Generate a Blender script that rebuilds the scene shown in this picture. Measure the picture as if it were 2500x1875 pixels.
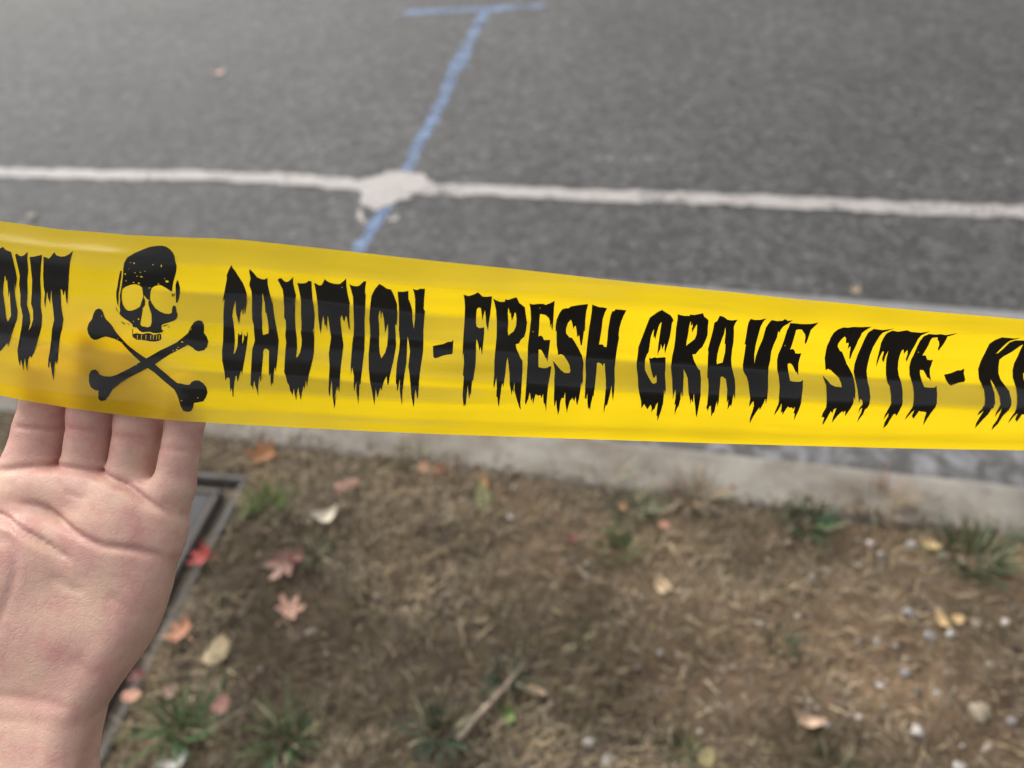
import bpy, bmesh, math, random
import numpy as np
from mathutils import Matrix, Vector
from mathutils.geometry import delaunay_2d_cdt

for o in list(bpy.data.objects):
    bpy.data.objects.remove(o, do_unlink=True)
scene = bpy.context.scene
C = scene.collection
R = math.radians

# ------------------------------------------------------------------ camera
CAMERA_POSE = Matrix([[0.99863, 0.052336, 0.0, 0.0], [-0.03502, 0.668214, -0.743145, 0.0], [-0.038893, 0.742126, 0.669131, 1.4], [0.0, 0.0, 0.0, 1.0]])
WORK_FRAME = Matrix([[0.99863, 0.052336, 0.0, 0.0], [-0.03502, 0.668214, -0.743145, 0.222943], [-0.038893, 0.742126, 0.669131, 1.199261], [0.0, 0.0, 0.0, 1.0]])
cd = bpy.data.cameras.new('camera')
cam = bpy.data.objects.new('camera', cd); C.objects.link(cam)
cam.matrix_world = CAMERA_POSE
cd.sensor_width = 36; cd.lens = 26.19
cd.clip_start = 0.02; cd.clip_end = 2000
cd.dof.use_dof = True; cd.dof.focus_distance = 0.303; cd.dof.aperture_fstop = 6.6
scene.camera = cam

# ------------------------------------------------------------------ sky, sun, exposure (overcast autumn afternoon)
SUN_EL, SUN_AZ = R(47), R(-32)          # azimuth measured clockwise from +Y: over the road, ahead and a little left
world = bpy.data.worlds.new('World'); scene.world = world; world.use_nodes = True
nt = world.node_tree; nt.nodes.clear()
sky = nt.nodes.new('ShaderNodeTexSky'); sky.sky_type = 'NISHITA'; sky.sun_disc = False
sky.sun_elevation = SUN_EL; sky.sun_rotation = SUN_AZ
sky.dust_density = 6.0; sky.air_density = 1.0; sky.ozone_density = 1.0
hs = nt.nodes.new('ShaderNodeHueSaturation'); hs.inputs['Saturation'].default_value = 0.22
bg = nt.nodes.new('ShaderNodeBackground'); bg.inputs['Strength'].default_value = 0.13
wo = nt.nodes.new('ShaderNodeOutputWorld')
nt.links.new(sky.outputs[0], hs.inputs['Color']); nt.links.new(hs.outputs[0], bg.inputs['Color']); nt.links.new(bg.outputs[0], wo.inputs['Surface'])
sd = bpy.data.lights.new('sun', 'SUN'); sd.energy = 1.5; sd.angle = R(75); sd.color = (1.0, 0.965, 0.92)
sun = bpy.data.objects.new('sun', sd); C.objects.link(sun)
sdir = Vector((math.sin(SUN_AZ) * math.cos(SUN_EL), math.cos(SUN_AZ) * math.cos(SUN_EL), math.sin(SUN_EL)))
sun.rotation_euler = (-sdir).to_track_quat('-Z', 'Y').to_euler(); sun.location = sdir * 20
vs = scene.view_settings
vs.view_transform = 'Standard'; vs.look = 'None'; vs.gamma = 1; vs.exposure = 0.85; vs.use_curve_mapping = False
scene.render.engine = 'CYCLES'

# ------------------------------------------------------------------ helpers
def obj(name, me, mat=None, parent=None, smooth=False):
    o = bpy.data.objects.new(name, me); C.objects.link(o)
    if mat is not None: me.materials.append(mat)
    if parent is not None: o.parent = parent
    if smooth: me.shade_smooth()
    return o
def mesh(verts, faces, name='mesh'):
    me = bpy.data.meshes.new(name); me.from_pydata([tuple(map(float, v)) for v in verts], [], faces); me.update(); return me
def mesh_np(V, Fc, name='mesh'):
    """triangles or quads from numpy arrays"""
    me = bpy.data.meshes.new(name); n = Fc.shape[1]
    me.vertices.add(len(V)); me.vertices.foreach_set('co', np.asarray(V, np.float32).ravel())
    me.loops.add(Fc.size); me.loops.foreach_set('vertex_index', np.asarray(Fc, np.int32).ravel())
    me.polygons.add(len(Fc)); me.polygons.foreach_set('loop_start', np.arange(0, Fc.size, n, dtype=np.int32))
    me.update(calc_edges=True); me.validate(); return me
def set_col(me, cols, name='tone'):
    a = me.color_attributes.new(name, 'FLOAT_COLOR', 'POINT')
    c4 = np.ones((len(cols), 4), np.float32); c4[:, :3] = cols
    a.data.foreach_set('color', c4.ravel())
def tag(o, label=None, cat=None, group=None, kind=None):
    if label: o['label'] = label
    if cat: o['category'] = cat
    if group: o['group'] = group
    if kind: o['kind'] = kind
    return o
def box(bm, x0, x1, y0, y1, z0, z1):
    v = [bm.verts.new(p) for p in ((x0,y0,z0),(x1,y0,z0),(x1,y1,z0),(x0,y1,z0),(x0,y0,z1),(x1,y0,z1),(x1,y1,z1),(x0,y1,z1))]
    for f in ((3,2,1,0),(4,5,6,7),(0,1,5,4),(1,2,6,5),(2,3,7,6),(3,0,4,7)): bm.faces.new([v[i] for i in f])
def from_bm(bm, name='mesh'):
    me = bpy.data.meshes.new(name); bm.to_mesh(me); bm.free(); return me

class Mat:
    """tiny node-graph builder"""
    def __init__(s, name):
        s.m = bpy.data.materials.new(name); s.m.use_nodes = True; s.t = s.m.node_tree; s.t.nodes.clear()
        s.out = s.t.nodes.new('ShaderNodeOutputMaterial'); s.co = s.t.nodes.new('ShaderNodeTexCoord').outputs['Object']
    def n(s, typ, **kw):
        nd = s.t.nodes.new(typ)
        for k, v in kw.items():
            if hasattr(nd, k) and k not in nd.inputs: setattr(nd, k, v)
            else: s.put(nd.inputs[k], v)
        return nd
    def put(s, sock, v):
        if hasattr(v, 'links'): s.t.links.new(v, sock)
        else:
            if sock.type == 'RGBA' and len(v) == 3: v = (*v, 1)
            sock.default_value = v
    def noise(s, scale, detail=3, rough=.55, co=None, dist=0):
        return s.n('ShaderNodeTexNoise', Vector=co or s.co, Scale=scale, Detail=detail, Roughness=rough, Distortion=dist).outputs['Fac']
    def ramp(s, fac, stops):
        r = s.t.nodes.new('ShaderNodeValToRGB'); e = r.color_ramp.elements
        while len(e) < len(stops): e.new(.5)
        for el, (p, c) in zip(e, stops):
            el.position = p; el.color = (*c, 1) if not isinstance(c, (int, float)) else (c, c, c, 1)
        s.put(r.inputs[0], fac); return r.outputs[0]
    def mix(s, f, a, b, mode='MIX'):
        m = s.t.nodes.new('ShaderNodeMix'); m.data_type = 'RGBA'; m.blend_type = mode
        s.put(m.inputs[0], f); s.put(m.inputs[6], a); s.put(m.inputs[7], b); return m.outputs[2]
    def math(s, op, a, b=0.):
        m = s.t.nodes.new('ShaderNodeMath'); m.operation = op; s.put(m.inputs[0], a); s.put(m.inputs[1], b); return m.outputs[0]
    def bump(s, h, strength=.3, dist=.002, normal=None):
        b = s.n('ShaderNodeBump', Height=h, Strength=strength, Distance=dist)
        if normal is not None: s.put(b.inputs['Normal'], normal)
        return b.outputs[0]
    def pbr(s, **kw):
        p = s.t.nodes.new('ShaderNodeBsdfPrincipled')
        for k, v in kw.items(): s.put(p.inputs[k.replace('_', ' ')], v)
        return p
    def done(s, shader):
        s.t.links.new(shader.outputs[0] if hasattr(shader, 'outputs') else shader, s.out.inputs['Surface']); return s.m
def attr(M, name='tone'):
    a = M.t.nodes.new('ShaderNodeAttribute'); a.attribute_name = name; return a.outputs['Color']

_rng = np.random.RandomState(7); _tab = _rng.rand(256, 256)
def vnoise(x, y):
    """smooth value noise, 0..1, vectorised"""
    x = np.asarray(x, float); y = np.asarray(y, float)
    i = np.floor(x).astype(int); j = np.floor(y).astype(int); a = x - i; b = y - j
    a = a*a*(3-2*a); b = b*b*(3-2*b); g = lambda p, q: _tab[p % 256, q % 256]
    return (1-a)*(1-b)*g(i, j) + a*(1-b)*g(i+1, j) + (1-a)*b*g(i, j+1) + a*b*g(i+1, j+1)
def fbm(x, y, o=3):
    s = 0; w = .5; t = 0
    for k in range(o):
        s = s + w*vnoise(x*2**k + 17*k, y*2**k + 31*k); t += w; w *= .5
    return s / t

# ------------------------------------------------------------------ measured positions on the ground (metres)
WHITE_LINE=[(-2.3549, 3.3608), (-1.8407, 3.2768), (-1.349, 3.2125), (-0.8653, 3.1176), (-0.6359, 3.0374), (-0.3987, 2.9882), (0.0431, 2.9059), (0.4675, 2.8196), (0.8791, 2.7537), (1.2713, 2.6701), (1.6478, 2.5899), (2.0146, 2.5219)]
WHITE_BLOB=[(-0.6442, 3.077), (-0.5998, 2.9581), (-0.6002, 2.8855), (-0.5593, 2.8282), (-0.5063, 2.8122), (-0.4484, 2.8338), (-0.4097, 2.8936), (-0.3779, 2.9412), (-0.3082, 2.9557), (-0.2933, 3.0182), (-0.37, 3.1049), (-0.4554, 3.1468), (-0.5296, 3.1513), (-0.5906, 3.1181)]
WHITE_SPLASH=[[(-0.4722, 2.7173), (-0.4117, 2.8021), (-0.4206, 2.7621), (-0.4456, 2.6981)], [(-0.6092, 2.8162), (-0.5841, 2.8204), (-0.5598, 2.7099), (-0.5781, 2.6954)]]
BLUE_STEM=[(-0.0393, 5.5639), (-0.1434, 4.9659), (-0.2343, 4.3964), (-0.2685, 4.1175), (-0.3249, 3.7609), (-0.403, 3.3388), (-0.4267, 3.1314), (-0.5024, 2.7707), (-0.531, 2.6423), (-0.5703, 2.4931), (-0.6185, 2.2755)]
BLUE_BAR=[(-0.6075, 5.5879), (-0.2892, 5.5892), (0.0514, 5.567), (0.373, 5.5871)]
LEAVES=[
('maple', 'large orange maple leaf beside the curb, above the green tuft', -0.6489, 1.3294, 0.0, 0.103, 1, 20, (0.42, 0.17, 0.05), 25),
('maple', 'bright red leaf at the edge of the utility box', -0.7159, 1.0104, 0.0, 0.0801, 0.9, 70, (0.4, 0.035, 0.025), 12),
('maple', 'salmon pink leaf standing in the grass right of the red leaf', -0.5318, 0.9903, 0.0, 0.0908, 1.25, 95, (0.46, 0.25, 0.19), 35),
('maple', 'dark red leaf tucked behind the salmon pink leaf', -0.5021, 0.9994, 0.0, 0.0542, 1.1, 40, (0.2, 0.03, 0.025), 10),
('maple', 'pale peach leaf with pointed lobes below the salmon leaf', -0.5029, 0.8812, 0.0, 0.0874, 1, -30, (0.58, 0.31, 0.22), 10),
('maple', 'small peach orange leaf close to the wrist, above the tan oval leaf', -0.7083, 0.8254, 0.0, 0.0819, 0.8, 50, (0.58, 0.25, 0.13), 10),
('oval', 'tan oval leaf lying flat near the wrist', -0.6306, 0.7891, 0.0, 0.0588, 1.5, 65, (0.36, 0.27, 0.14), 5),
('oval', 'yellow green leaf standing upright in the grass below the curb', -0.0833, 1.1395, 0.0, 0.0497, 1.9, 95, (0.42, 0.4, 0.17), 40),
('oval', 'small orange leaf tip touching the yellow green leaf', -0.081, 1.1903, 0.0, 0.0283, 1.8, 85, (0.6, 0.33, 0.11), 30),
('curl', 'cream curled leaf lying in the grass near the curb', -0.4499, 1.1085, 0.0, 0.0729, 0.7, 15, (0.62, 0.54, 0.4), 20),
('oval', 'dull pink brown leaf below the orange maple leaf', -0.4171, 1.2001, 0.0, 0.0707, 0.6, 20, (0.33, 0.17, 0.11), 10),
('maple', 'small rust orange leaf against the curb edge', -0.1903, 1.247, 0.0, 0.0414, 1.2, 80, (0.36, 0.13, 0.07), 35),
('oval', 'faded orange leaf against the curb, left of the rust leaf', -0.2317, 1.254, 0.0, 0.0375, 1, 10, (0.38, 0.19, 0.1), 20),
('maple', 'dark rose leaf in the middle of the dry grass', 0.1163, 1.0082, 0.0, 0.0494, 0.8, 5, (0.24, 0.07, 0.06), 20),
('oval', 'tiny peach leaf scrap right of the green clump', 0.3311, 1.0401, 0.0, 0.0273, 1, 30, (0.6, 0.27, 0.17), 15),
('oval', 'cream tan leaf scrap in the middle of the verge', 0.2978, 0.8854, 0.0, 0.0444, 1.15, 110, (0.6, 0.43, 0.24), 15),
('maple', 'bright green leaf beside the long twig', -0.038, 0.6263, 0.0, 0.0523, 0.9, 110, (0.15, 0.24, 0.04), 25),
('curl', 'tan forked dry leaf at the lower right of the verge', 0.5137, 0.5974, 0.0, 0.0707, 0.55, -25, (0.52, 0.34, 0.22), 20),
('oval', 'bright peach leaf scrap at the wrist, above the dry straw', -0.7659, 0.6941, 0.0, 0.044, 0.6, 10, (0.62, 0.31, 0.2), 15),
('maple', 'dark maroon leaf beside the wrist', -0.767, 0.7356, 0.0, 0.0483, 1.1, 60, (0.15, 0.035, 0.03), 10),
('oval', 'dull pink leaf between the two tall green tufts', -0.5927, 0.6736, 0.0, 0.0402, 1, 50, (0.4, 0.19, 0.14), 15),
('oval', 'faded pink leaf scrap left of the tall green tuft', -0.6973, 0.7051, 0.0, 0.0377, 0.8, 30, (0.36, 0.2, 0.15), 15),
('oval', 'yellow wood chip between grey stones at the right', 0.9053, 0.955, 0.0, 0.0465, 0.6, -25, (0.6, 0.42, 0.17), 10),
('oval', 'yellow wood chip above the white pebbles, left one of the pair', 0.8482, 0.7775, 0.0, 0.0299, 1.8, 105, (0.66, 0.44, 0.18), 10),
('oval', 'yellow wood chip above the white pebbles, right one of the pair', 0.8749, 0.7705, 0.0, 0.03, 0.8, 10, (0.66, 0.44, 0.18), 10),
('oval', 'tan chip at the upper end of the long twig', 0.014, 0.6702, 0.0, 0.0495, 0.4, -20, (0.42, 0.29, 0.16), 8),
('curl', 'bleached white leaf scrap at the bottom edge near the wrist', -0.6493, 0.5721, 0.0, 0.0633, 0.5, 20, (0.6, 0.58, 0.52), 15),
('oval', 'small orange leaf scrap on the green clump under the tape', 0.2409, 1.0995, 0.0, 0.0257, 1, 30, (0.5, 0.24, 0.12), 15),
('oval', 'yellow straw scrap at the bottom edge right of the pebbles', 0.3122, 0.5309, 0.0, 0.042, 0.8, 60, (0.42, 0.35, 0.14), 20),
('maple', 'lone pale pink leaf on the asphalt far from the curb', -1.6236, 4.5335, -0.11, 0.111, 0.8, 20, (0.55, 0.33, 0.28), 10),
('oval', 'tiny tan leaf scrap on the asphalt just above the tape', -2.0012, 2.9038, -0.11, 0.0422, 1, 0, (0.28, 0.24, 0.2), 5),
('maple', 'yellowish leaf lying on the seam of the gutter', 1.1781, 2.0508, -0.11, 0.0555, 0.9, 10, (0.42, 0.32, 0.17), 15)]
TUFTS=[
('bright green grass tuft just below the large orange leaf', -0.6021, 1.1552, 0.0631, 0.0986, 90, (0.1, 0.16, 0.035)),
('dense dark green grass tuft in front of the curb at the right', 0.663, 1.0361, 0.0871, 0.0896, 130, (0.055, 0.1, 0.045)),
('wide dark green clump touching the curb at the far right', 0.9819, 0.9211, 0.1175, 0.1201, 170, (0.055, 0.09, 0.035)),
('loose green clump of grass under the tape near the middle', 0.2676, 1.0917, 0.0691, 0.0987, 80, (0.06, 0.1, 0.05)),
('low green clump left of the tiny peach scrap', 0.2189, 0.9851, 0.0712, 0.083, 80, (0.085, 0.12, 0.04)),
('tall green grass tuft nearest the wrist', -0.6532, 0.6238, 0.055, 0.1488, 90, (0.06, 0.13, 0.045)),
('tall green grass tuft right of the one at the wrist', -0.461, 0.6064, 0.0613, 0.1314, 100, (0.06, 0.1, 0.035)),
('blue green grass tuft left of the long twig', -0.1666, 0.5988, 0.0589, 0.1053, 90, (0.055, 0.085, 0.05)),
('blue green grass tuft above the upper end of the twig', -0.0419, 0.7028, 0.0517, 0.0754, 60, (0.06, 0.085, 0.055)),
('sparse green sprig beside the salmon leaf', -0.4643, 1.0058, 0.0393, 0.0736, 45, (0.065, 0.11, 0.05)),
('faint dark green patch in the sandy soil at the right', 0.5105, 0.7498, 0.0596, 0.0573, 60, (0.045, 0.065, 0.035)),
('olive grass tuft at the bottom edge right of the middle', 0.2606, 0.5477, 0.0503, 0.0734, 55, (0.065, 0.075, 0.03)),
('thin green sprig above the dry straw in the middle', 0.1139, 0.7723, 0.0352, 0.0771, 30, (0.07, 0.095, 0.05)),
('olive green tuft at the bottom edge in the far lower right', 0.5294, 0.513, 0.0522, 0.0761, 50, (0.06, 0.065, 0.03)),
('green sprig at the corner of the utility box', -0.6858, 1.2381, 0.0438, 0.0547, 40, (0.09, 0.12, 0.05)),
('olive sprig along the curb left of the orange leaf', -0.2698, 1.2843, 0.0633, 0.0923, 60, (0.16, 0.15, 0.07)),
('beige dead weed clump against the curb under the tape', 0.413, 1.1188, 0.0758, 0.1137, 120, (0.3, 0.235, 0.165)),
('brown dead weed clump on the curb between the two dark green clumps', 0.8349, 1.0783, 0.086, 0.1074, 120, (0.27, 0.2, 0.13)),
('bent straw stalks leaning over the curb near the middle', 0.2186, 1.196, 0.0357, 0.1402, 14, (0.42, 0.36, 0.24))]
PEBBLES=[(0.871, 0.9637, 0.0315), (0.9207, 0.9238, 0.0379), (0.8546, 0.7471, 0.0297), (0.8079, 0.74, 0.0313), (0.7471, 0.7016, 0.0172), (0.673, 0.6492, 0.0185), (0.134, 0.5413, 0.0298), (0.1532, 0.5417, 0.0216), (0.6999, 0.5542, 0.0365), (0.7324, 0.6729, 0.0227), (0.8321, 0.5882, 0.0438), (0.7831, 0.9715, 0.0247), (0.7925, 0.9382, 0.0266), (0.6609, 0.9094, 0.0257), (0.6254, 0.896, 0.0215), (0.7883, 0.7931, 0.0335), (0.9118, 0.7628, 0.0263), (0.968, 0.7596, 0.0246), (0.1389, 0.9257, 0.0185), (-0.4432, 0.8223, 0.0315), (0.1086, 0.5772, 0.0334), (-0.4491, 1.0905, 0.0161), (-0.2649, 1.1391, 0.0221), (-0.0211, 1.0901, 0.0234), (0.4863, 0.7948, 0.0203), (0.6674, 0.7409, 0.0189), (0.7035, 0.7388, 0.0171), (0.7358, 0.7282, 0.0172), (0.5641, 0.8015, 0.0188), (0.6157, 0.5958, 0.018), (0.6665, 0.6085, 0.0165), (0.5464, 0.9429, 0.0195), (0.9552, 0.9122, 0.019), (0.8887, 0.5739, 0.0251), (0.0925, 0.9582, 0.0149), (0.1421, 0.9551, 0.0168), (-0.0422, 0.8416, 0.0162), (0.2202, 0.7095, 0.0209), (-0.7334, 0.9423, 0.0344), (-0.7138, 1.0551, 0.0354), (0.8963, 0.6764, 0.0178), (0.6172, 0.6506, 0.0146), (0.7703, 0.6264, 0.017), (0.8193, 0.5265, 0.0281), (0.7494, 0.4952, 0.0311)]
TWIG=[(-0.1321, 0.5807), (-0.102, 0.6143), (-0.0708, 0.6515), (-0.0428, 0.674), (-0.0151, 0.7098)]

# ------------------------------------------------------------------ materials of the setting
def m_asphalt():
    M = Mat('asphalt')
    big = M.noise(1.1, 4, .6); mid = M.noise(21, 5, .72)
    v = M.n('ShaderNodeTexVoronoi', Vector=M.co, Scale=70.0); stone = M.ramp(v.outputs['Color'], [(.0, .25), (.5, .85), (.86, 1.1), (1, 3.2)])
    col = M.ramp(mid, [(.25, (.014, .0138, .0132)), (.5, (.044, .043, .041)), (.75, (.103, .101, .097))])
    col = M.mix(1.0, col, stone, 'MULTIPLY')
    col = M.mix(1.0, col, M.ramp(big, [(.3, .82), (.7, 1.18)]), 'MULTIPLY')
    spot = M.ramp(M.noise(11, 4, .75), [(.28, .50), (.42, 1), (.7, 1.18)])
    col = M.mix(1.0, col, spot, 'MULTIPLY')
    h = M.math('ADD', v.outputs['Distance'], mid)
    return M.done(M.pbr(Base_Color=col, Roughness=.75, Specular_IOR_Level=.3, Normal=M.bump(h, .5, .004)))
def m_concrete(name, c0, c1, dirt=None):
    M = Mat(name)
    n1 = M.noise(9, 5, .65); n2 = M.noise(160, 3, .6)
    col = M.ramp(n1, [(.28, c0), (.72, c1)])
    col = M.mix(1.0, col, M.ramp(n2, [(.25, .75), (.7, 1.12)]), 'MULTIPLY')
    spots = M.ramp(M.noise(38, 2, .5), [(.24, .45), (.32, 1)])
    col = M.mix(1.0, col, spots, 'MULTIPLY')
    if dirt: col = M.mix(M.ramp(M.noise(5, 5, .7), [(.42, 0), (.62, .8)]), col, dirt)
    return M.done(M.pbr(Base_Color=col, Roughness=.85, Normal=M.bump(n2, .35, .002)))
def m_gutter():
    M = Mat('gutter_concrete')
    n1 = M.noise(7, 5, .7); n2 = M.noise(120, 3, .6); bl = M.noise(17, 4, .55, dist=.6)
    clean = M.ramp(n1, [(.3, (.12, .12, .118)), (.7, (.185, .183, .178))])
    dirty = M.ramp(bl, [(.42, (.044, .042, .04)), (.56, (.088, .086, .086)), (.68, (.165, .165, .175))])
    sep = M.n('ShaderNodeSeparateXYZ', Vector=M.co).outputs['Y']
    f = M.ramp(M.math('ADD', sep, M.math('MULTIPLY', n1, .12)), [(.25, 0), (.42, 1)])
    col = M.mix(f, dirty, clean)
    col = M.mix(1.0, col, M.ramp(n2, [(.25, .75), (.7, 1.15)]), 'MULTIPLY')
    return M.done(M.pbr(Base_Color=col, Roughness=.75, Normal=M.bump(n2, .35, .002)))
def m_paint(name, c, lo, hi, rough=.7, scale=60):
    M = Mat(name)
    n = M.noise(scale, 4, .7); n2 = M.noise(7, 3, .6)
    f = M.ramp(M.math('ADD', M.math('MULTIPLY', n, .6), M.math('MULTIPLY', n2, .4)), [(lo, 0), (hi, 1)])
    col = M.mix(M.noise(22, 3), [x * .8 for x in c], [min(1, x * 1.12) for x in c])
    p = M.pbr(Base_Color=col, Roughness=rough, Normal=M.bump(n, .12, .001))
    tr = M.n('ShaderNodeBsdfTransparent')
    mx = M.t.nodes.new('ShaderNodeMixShader'); M.put(mx.inputs[0], f); M.t.links.new(tr.outputs[0], mx.inputs[1]); M.t.links.new(p.outputs[0], mx.inputs[2])
    return M.done(mx)
def m_tone(name, rough=.85, var=.35, scale=300., transl=0.):
    """colour from the 'tone' attribute, varied by noise"""
    M = Mat(name)
    col = M.mix(1.0, attr(M), M.ramp(M.noise(scale, 3, .6), [(.25, 1 - var), (.75, 1 + var)]), 'MULTIPLY')
    return M.done(M.pbr(Base_Color=col, Roughness=rough, Specular_IOR_Level=.25))
def m_soil():
    M = Mat('soil')
    n1 = M.noise(14, 5, .7); n2 = M.noise(70, 4, .65); n3 = M.noise(320, 2)
    col = M.mix(M.ramp(n1, [(.35, 0), (.65, 1)]), M.mix(1., attr(M), (.62, .62, .64), 'MULTIPLY'), attr(M))
    col = M.mix(1.0, col, M.ramp(n2, [(.25, .55), (.5, .95), (.75, 1.35)]), 'MULTIPLY')
    col = M.mix(1.0, col, M.ramp(n3, [(.3, .75), (.7, 1.2)]), 'MULTIPLY')
    h = M.math('ADD', n2, M.math('MULTIPLY', n3, .4))
    return M.done(M.pbr(Base_Color=col, Roughness=.95, Specular_IOR_Level=.15, Normal=M.bump(h, .8, .012)))
MA = m_asphalt(); MG = m_gutter(); MC = m_concrete('curb_concrete', (.14, .127, .107), (.225, .208, .178), (.085, .066, .047))
MSOIL = m_soil()

# ------------------------------------------------------------------ ground, road, gutter, curb, verge
# road frame: X along the curb, Y across it (away from the photographer), measured from the foot of the camera
ROAD = Matrix.Rotation(R(-13), 4, 'Z')
CURB_B, CURB_F, GUT = 1.185, 1.356, 2.235
Rinv = ROAD.inverted()
c13, s13 = math.cos(R(-13)), math.sin(R(-13))
def to_road(x, y): return x*c13 + y*s13, -x*s13 + y*c13
def to_world(s, n): return s*c13 - n*s13, s*s13 + n*c13

M = Mat('earth'); me_earth = M.done(M.pbr(Base_Color=M.ramp(M.noise(.5, 5), [(.3, (.07, .065, .04)), (.7, (.12, .10, .07))]), Roughness=.95))
g = obj('ground', mesh([(-400,-400,-.25),(400,-400,-.25),(400,400,-.25),(-400,400,-.25)], [(0,1,2,3)]), me_earth); tag(g, kind='structure')

road = obj('road', mesh([(-40,GUT,-.118),(40,GUT,-.118),(40,6,-.07),(40,13,-.10),(-40,13,-.10),(-40,6,-.07)], [(0,1,2,5),(5,2,3,4)]), MA)
# flat enough near the seam that the painted lines can lie on it
for v in road.data.vertices: v.co.z = -.118 if v.co.y < 7 else -.118
road.matrix_world = ROAD; tag(road, kind='structure')

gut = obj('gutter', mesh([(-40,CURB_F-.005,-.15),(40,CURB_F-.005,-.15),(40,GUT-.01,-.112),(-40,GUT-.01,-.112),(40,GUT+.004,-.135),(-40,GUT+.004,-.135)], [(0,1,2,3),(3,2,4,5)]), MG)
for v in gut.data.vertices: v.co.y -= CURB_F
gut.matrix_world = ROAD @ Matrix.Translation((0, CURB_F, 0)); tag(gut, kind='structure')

# curb: profile with rounded nose, swept in 3 m castings with a joint between
curb = bpy.data.objects.new('curb', None); C.objects.link(curb); curb.matrix_world = ROAD; tag(curb, kind='structure')
prof = [(CURB_B,-.2),(CURB_B,-.012),(CURB_B+.008,-.003),(CURB_B+.02,0)]
prof += [(CURB_F-.035+.035*math.sin(a), -.035+.035*math.cos(a)) for a in [R(k*15) for k in range(7)]] + [(CURB_F+.018,-.16),(CURB_F+.018,-.2)]
for i in range(-6, 6):
    x0, x1 = i*3.0 + .95 + .004, i*3.0 + 3.95 - .004
    nseg = 30; V = []; Fc = []; k = len(prof)
    for a in range(nseg + 1):
        x = x0 + (x1-x0)*a/nseg
        for (y, z) in prof:
            w = (vnoise(x*9, y*30) - .5)*.006 if z > -.1 else 0
            V.append((x, y, z + w))
    for a in range(nseg):
        for b in range(k-1): Fc.append((a*k+b, a*k+b+1, (a+1)*k+b+1, (a+1)*k+b))
    Fc.append(tuple(range(k))[::-1]); Fc.append(tuple(nseg*k + b for b in range(k)))
    obj('curb_section', mesh(V, [f[::-1] for f in Fc]), MC, curb, True)

def ribbon(path, width, rag, seed, z, n=160):
    """ragged painted stripe along a polyline"""
    P = np.array(path); d = np.r_[0, np.cumsum(np.linalg.norm(np.diff(P, axis=0), axis=1))]
    t = np.linspace(0, d[-1], n); x = np.interp(t, d, P[:,0]); y = np.interp(t, d, P[:,1])
    dx = np.gradient(x); dy = np.gradient(y); l = np.hypot(dx, dy); nx, ny = -dy/l, dx/l
    w = np.interp(np.linspace(0,1,n), np.linspace(0,1,len(width)), width)
    a = w/2*(1 + rag*(fbm(t*22+seed, t*0+seed, 4)-.5)*2); b = w/2*(1 + rag*(fbm(t*22+seed+50, t*0+seed, 3)-.5)*2)
    V = np.stack([np.r_[x+nx*a, x-nx*b], np.r_[y+ny*a, y-ny*b], np.full(2*n, z)], 1)
    return mesh(V, [(i, i+1, n+i+1, n+i) for i in range(n-1)])
MWP = m_paint('white_road_paint', (.255, .236, .224), .31, .47); MBP = m_paint('blue_marking_paint', (.12, .185, .31), .31, .64, .8, 45)
def on_road(name, me, mat):
    o = obj(name, me, mat, road); o.matrix_parent_inverse = Rinv; return o
wl = [np.array(p) for p in WHITE_LINE]
wl = [wl[0] + (wl[0]-wl[-1])*.6] + wl + [wl[-1] + (wl[-1]-wl[0])*.6]
on_road('white_line', ribbon(wl, [.11,.105,.098,.094,.094,.098,.094,.094,.11,.115,.115], .42, 3, -.1145, 420), MWP)
def jag(poly, amp, seed, z, sub=6):
    P = np.array(poly); V = []
    for i in range(len(P)):
        for k in range(sub):
            p = P[i] + (P[(i+1) % len(P)] - P[i])*k/sub
            V.append((p[0] + amp*(vnoise(i*3.1+k*.7+seed, 2.)-.5), p[1] + amp*(vnoise(i*3.1+k*.7+seed, 9.)-.5)*1.6, z))
    return mesh(V, [tuple(range(len(V)))])
on_road('white_paint_blob', jag(WHITE_BLOB, .035, 2, -.1125), MWP)
for k, q in enumerate(WHITE_SPLASH): on_road('white_paint_splash', jag(q, .02, 5+k, -.1127), MWP)
on_road('blue_stem_line', ribbon(BLUE_STEM, [.072,.062,.06,.10,.07,.058,.055,.052,.052,.05,.05], .5, 11, -.1165, 260), MBP)
on_road('blue_cross_line', ribbon(BLUE_BAR, [.12,.09,.10,.06], .4, 21, -.1170, 90), MBP)

# utility box frame: origin at the outer far right corner, U along its right side towards the photographer, W to the left
BOX_O = Vector((-.668, 1.262, 0)); bu = Vector((-.172, -.985, 0)); bw = Vector((-.985, .172, 0))
BOX_L, BOX_W = .80, .44
def in_box(x, y, m=0.):
    dx, dy = x - BOX_O.x, y - BOX_O.y
    u = dx*bu.x + dy*bu.y; w = dx*bw.x + dy*bw.y
    return (u > -m) & (u < BOX_L+m) & (w > -m) & (w < BOX_W+m)

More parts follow.
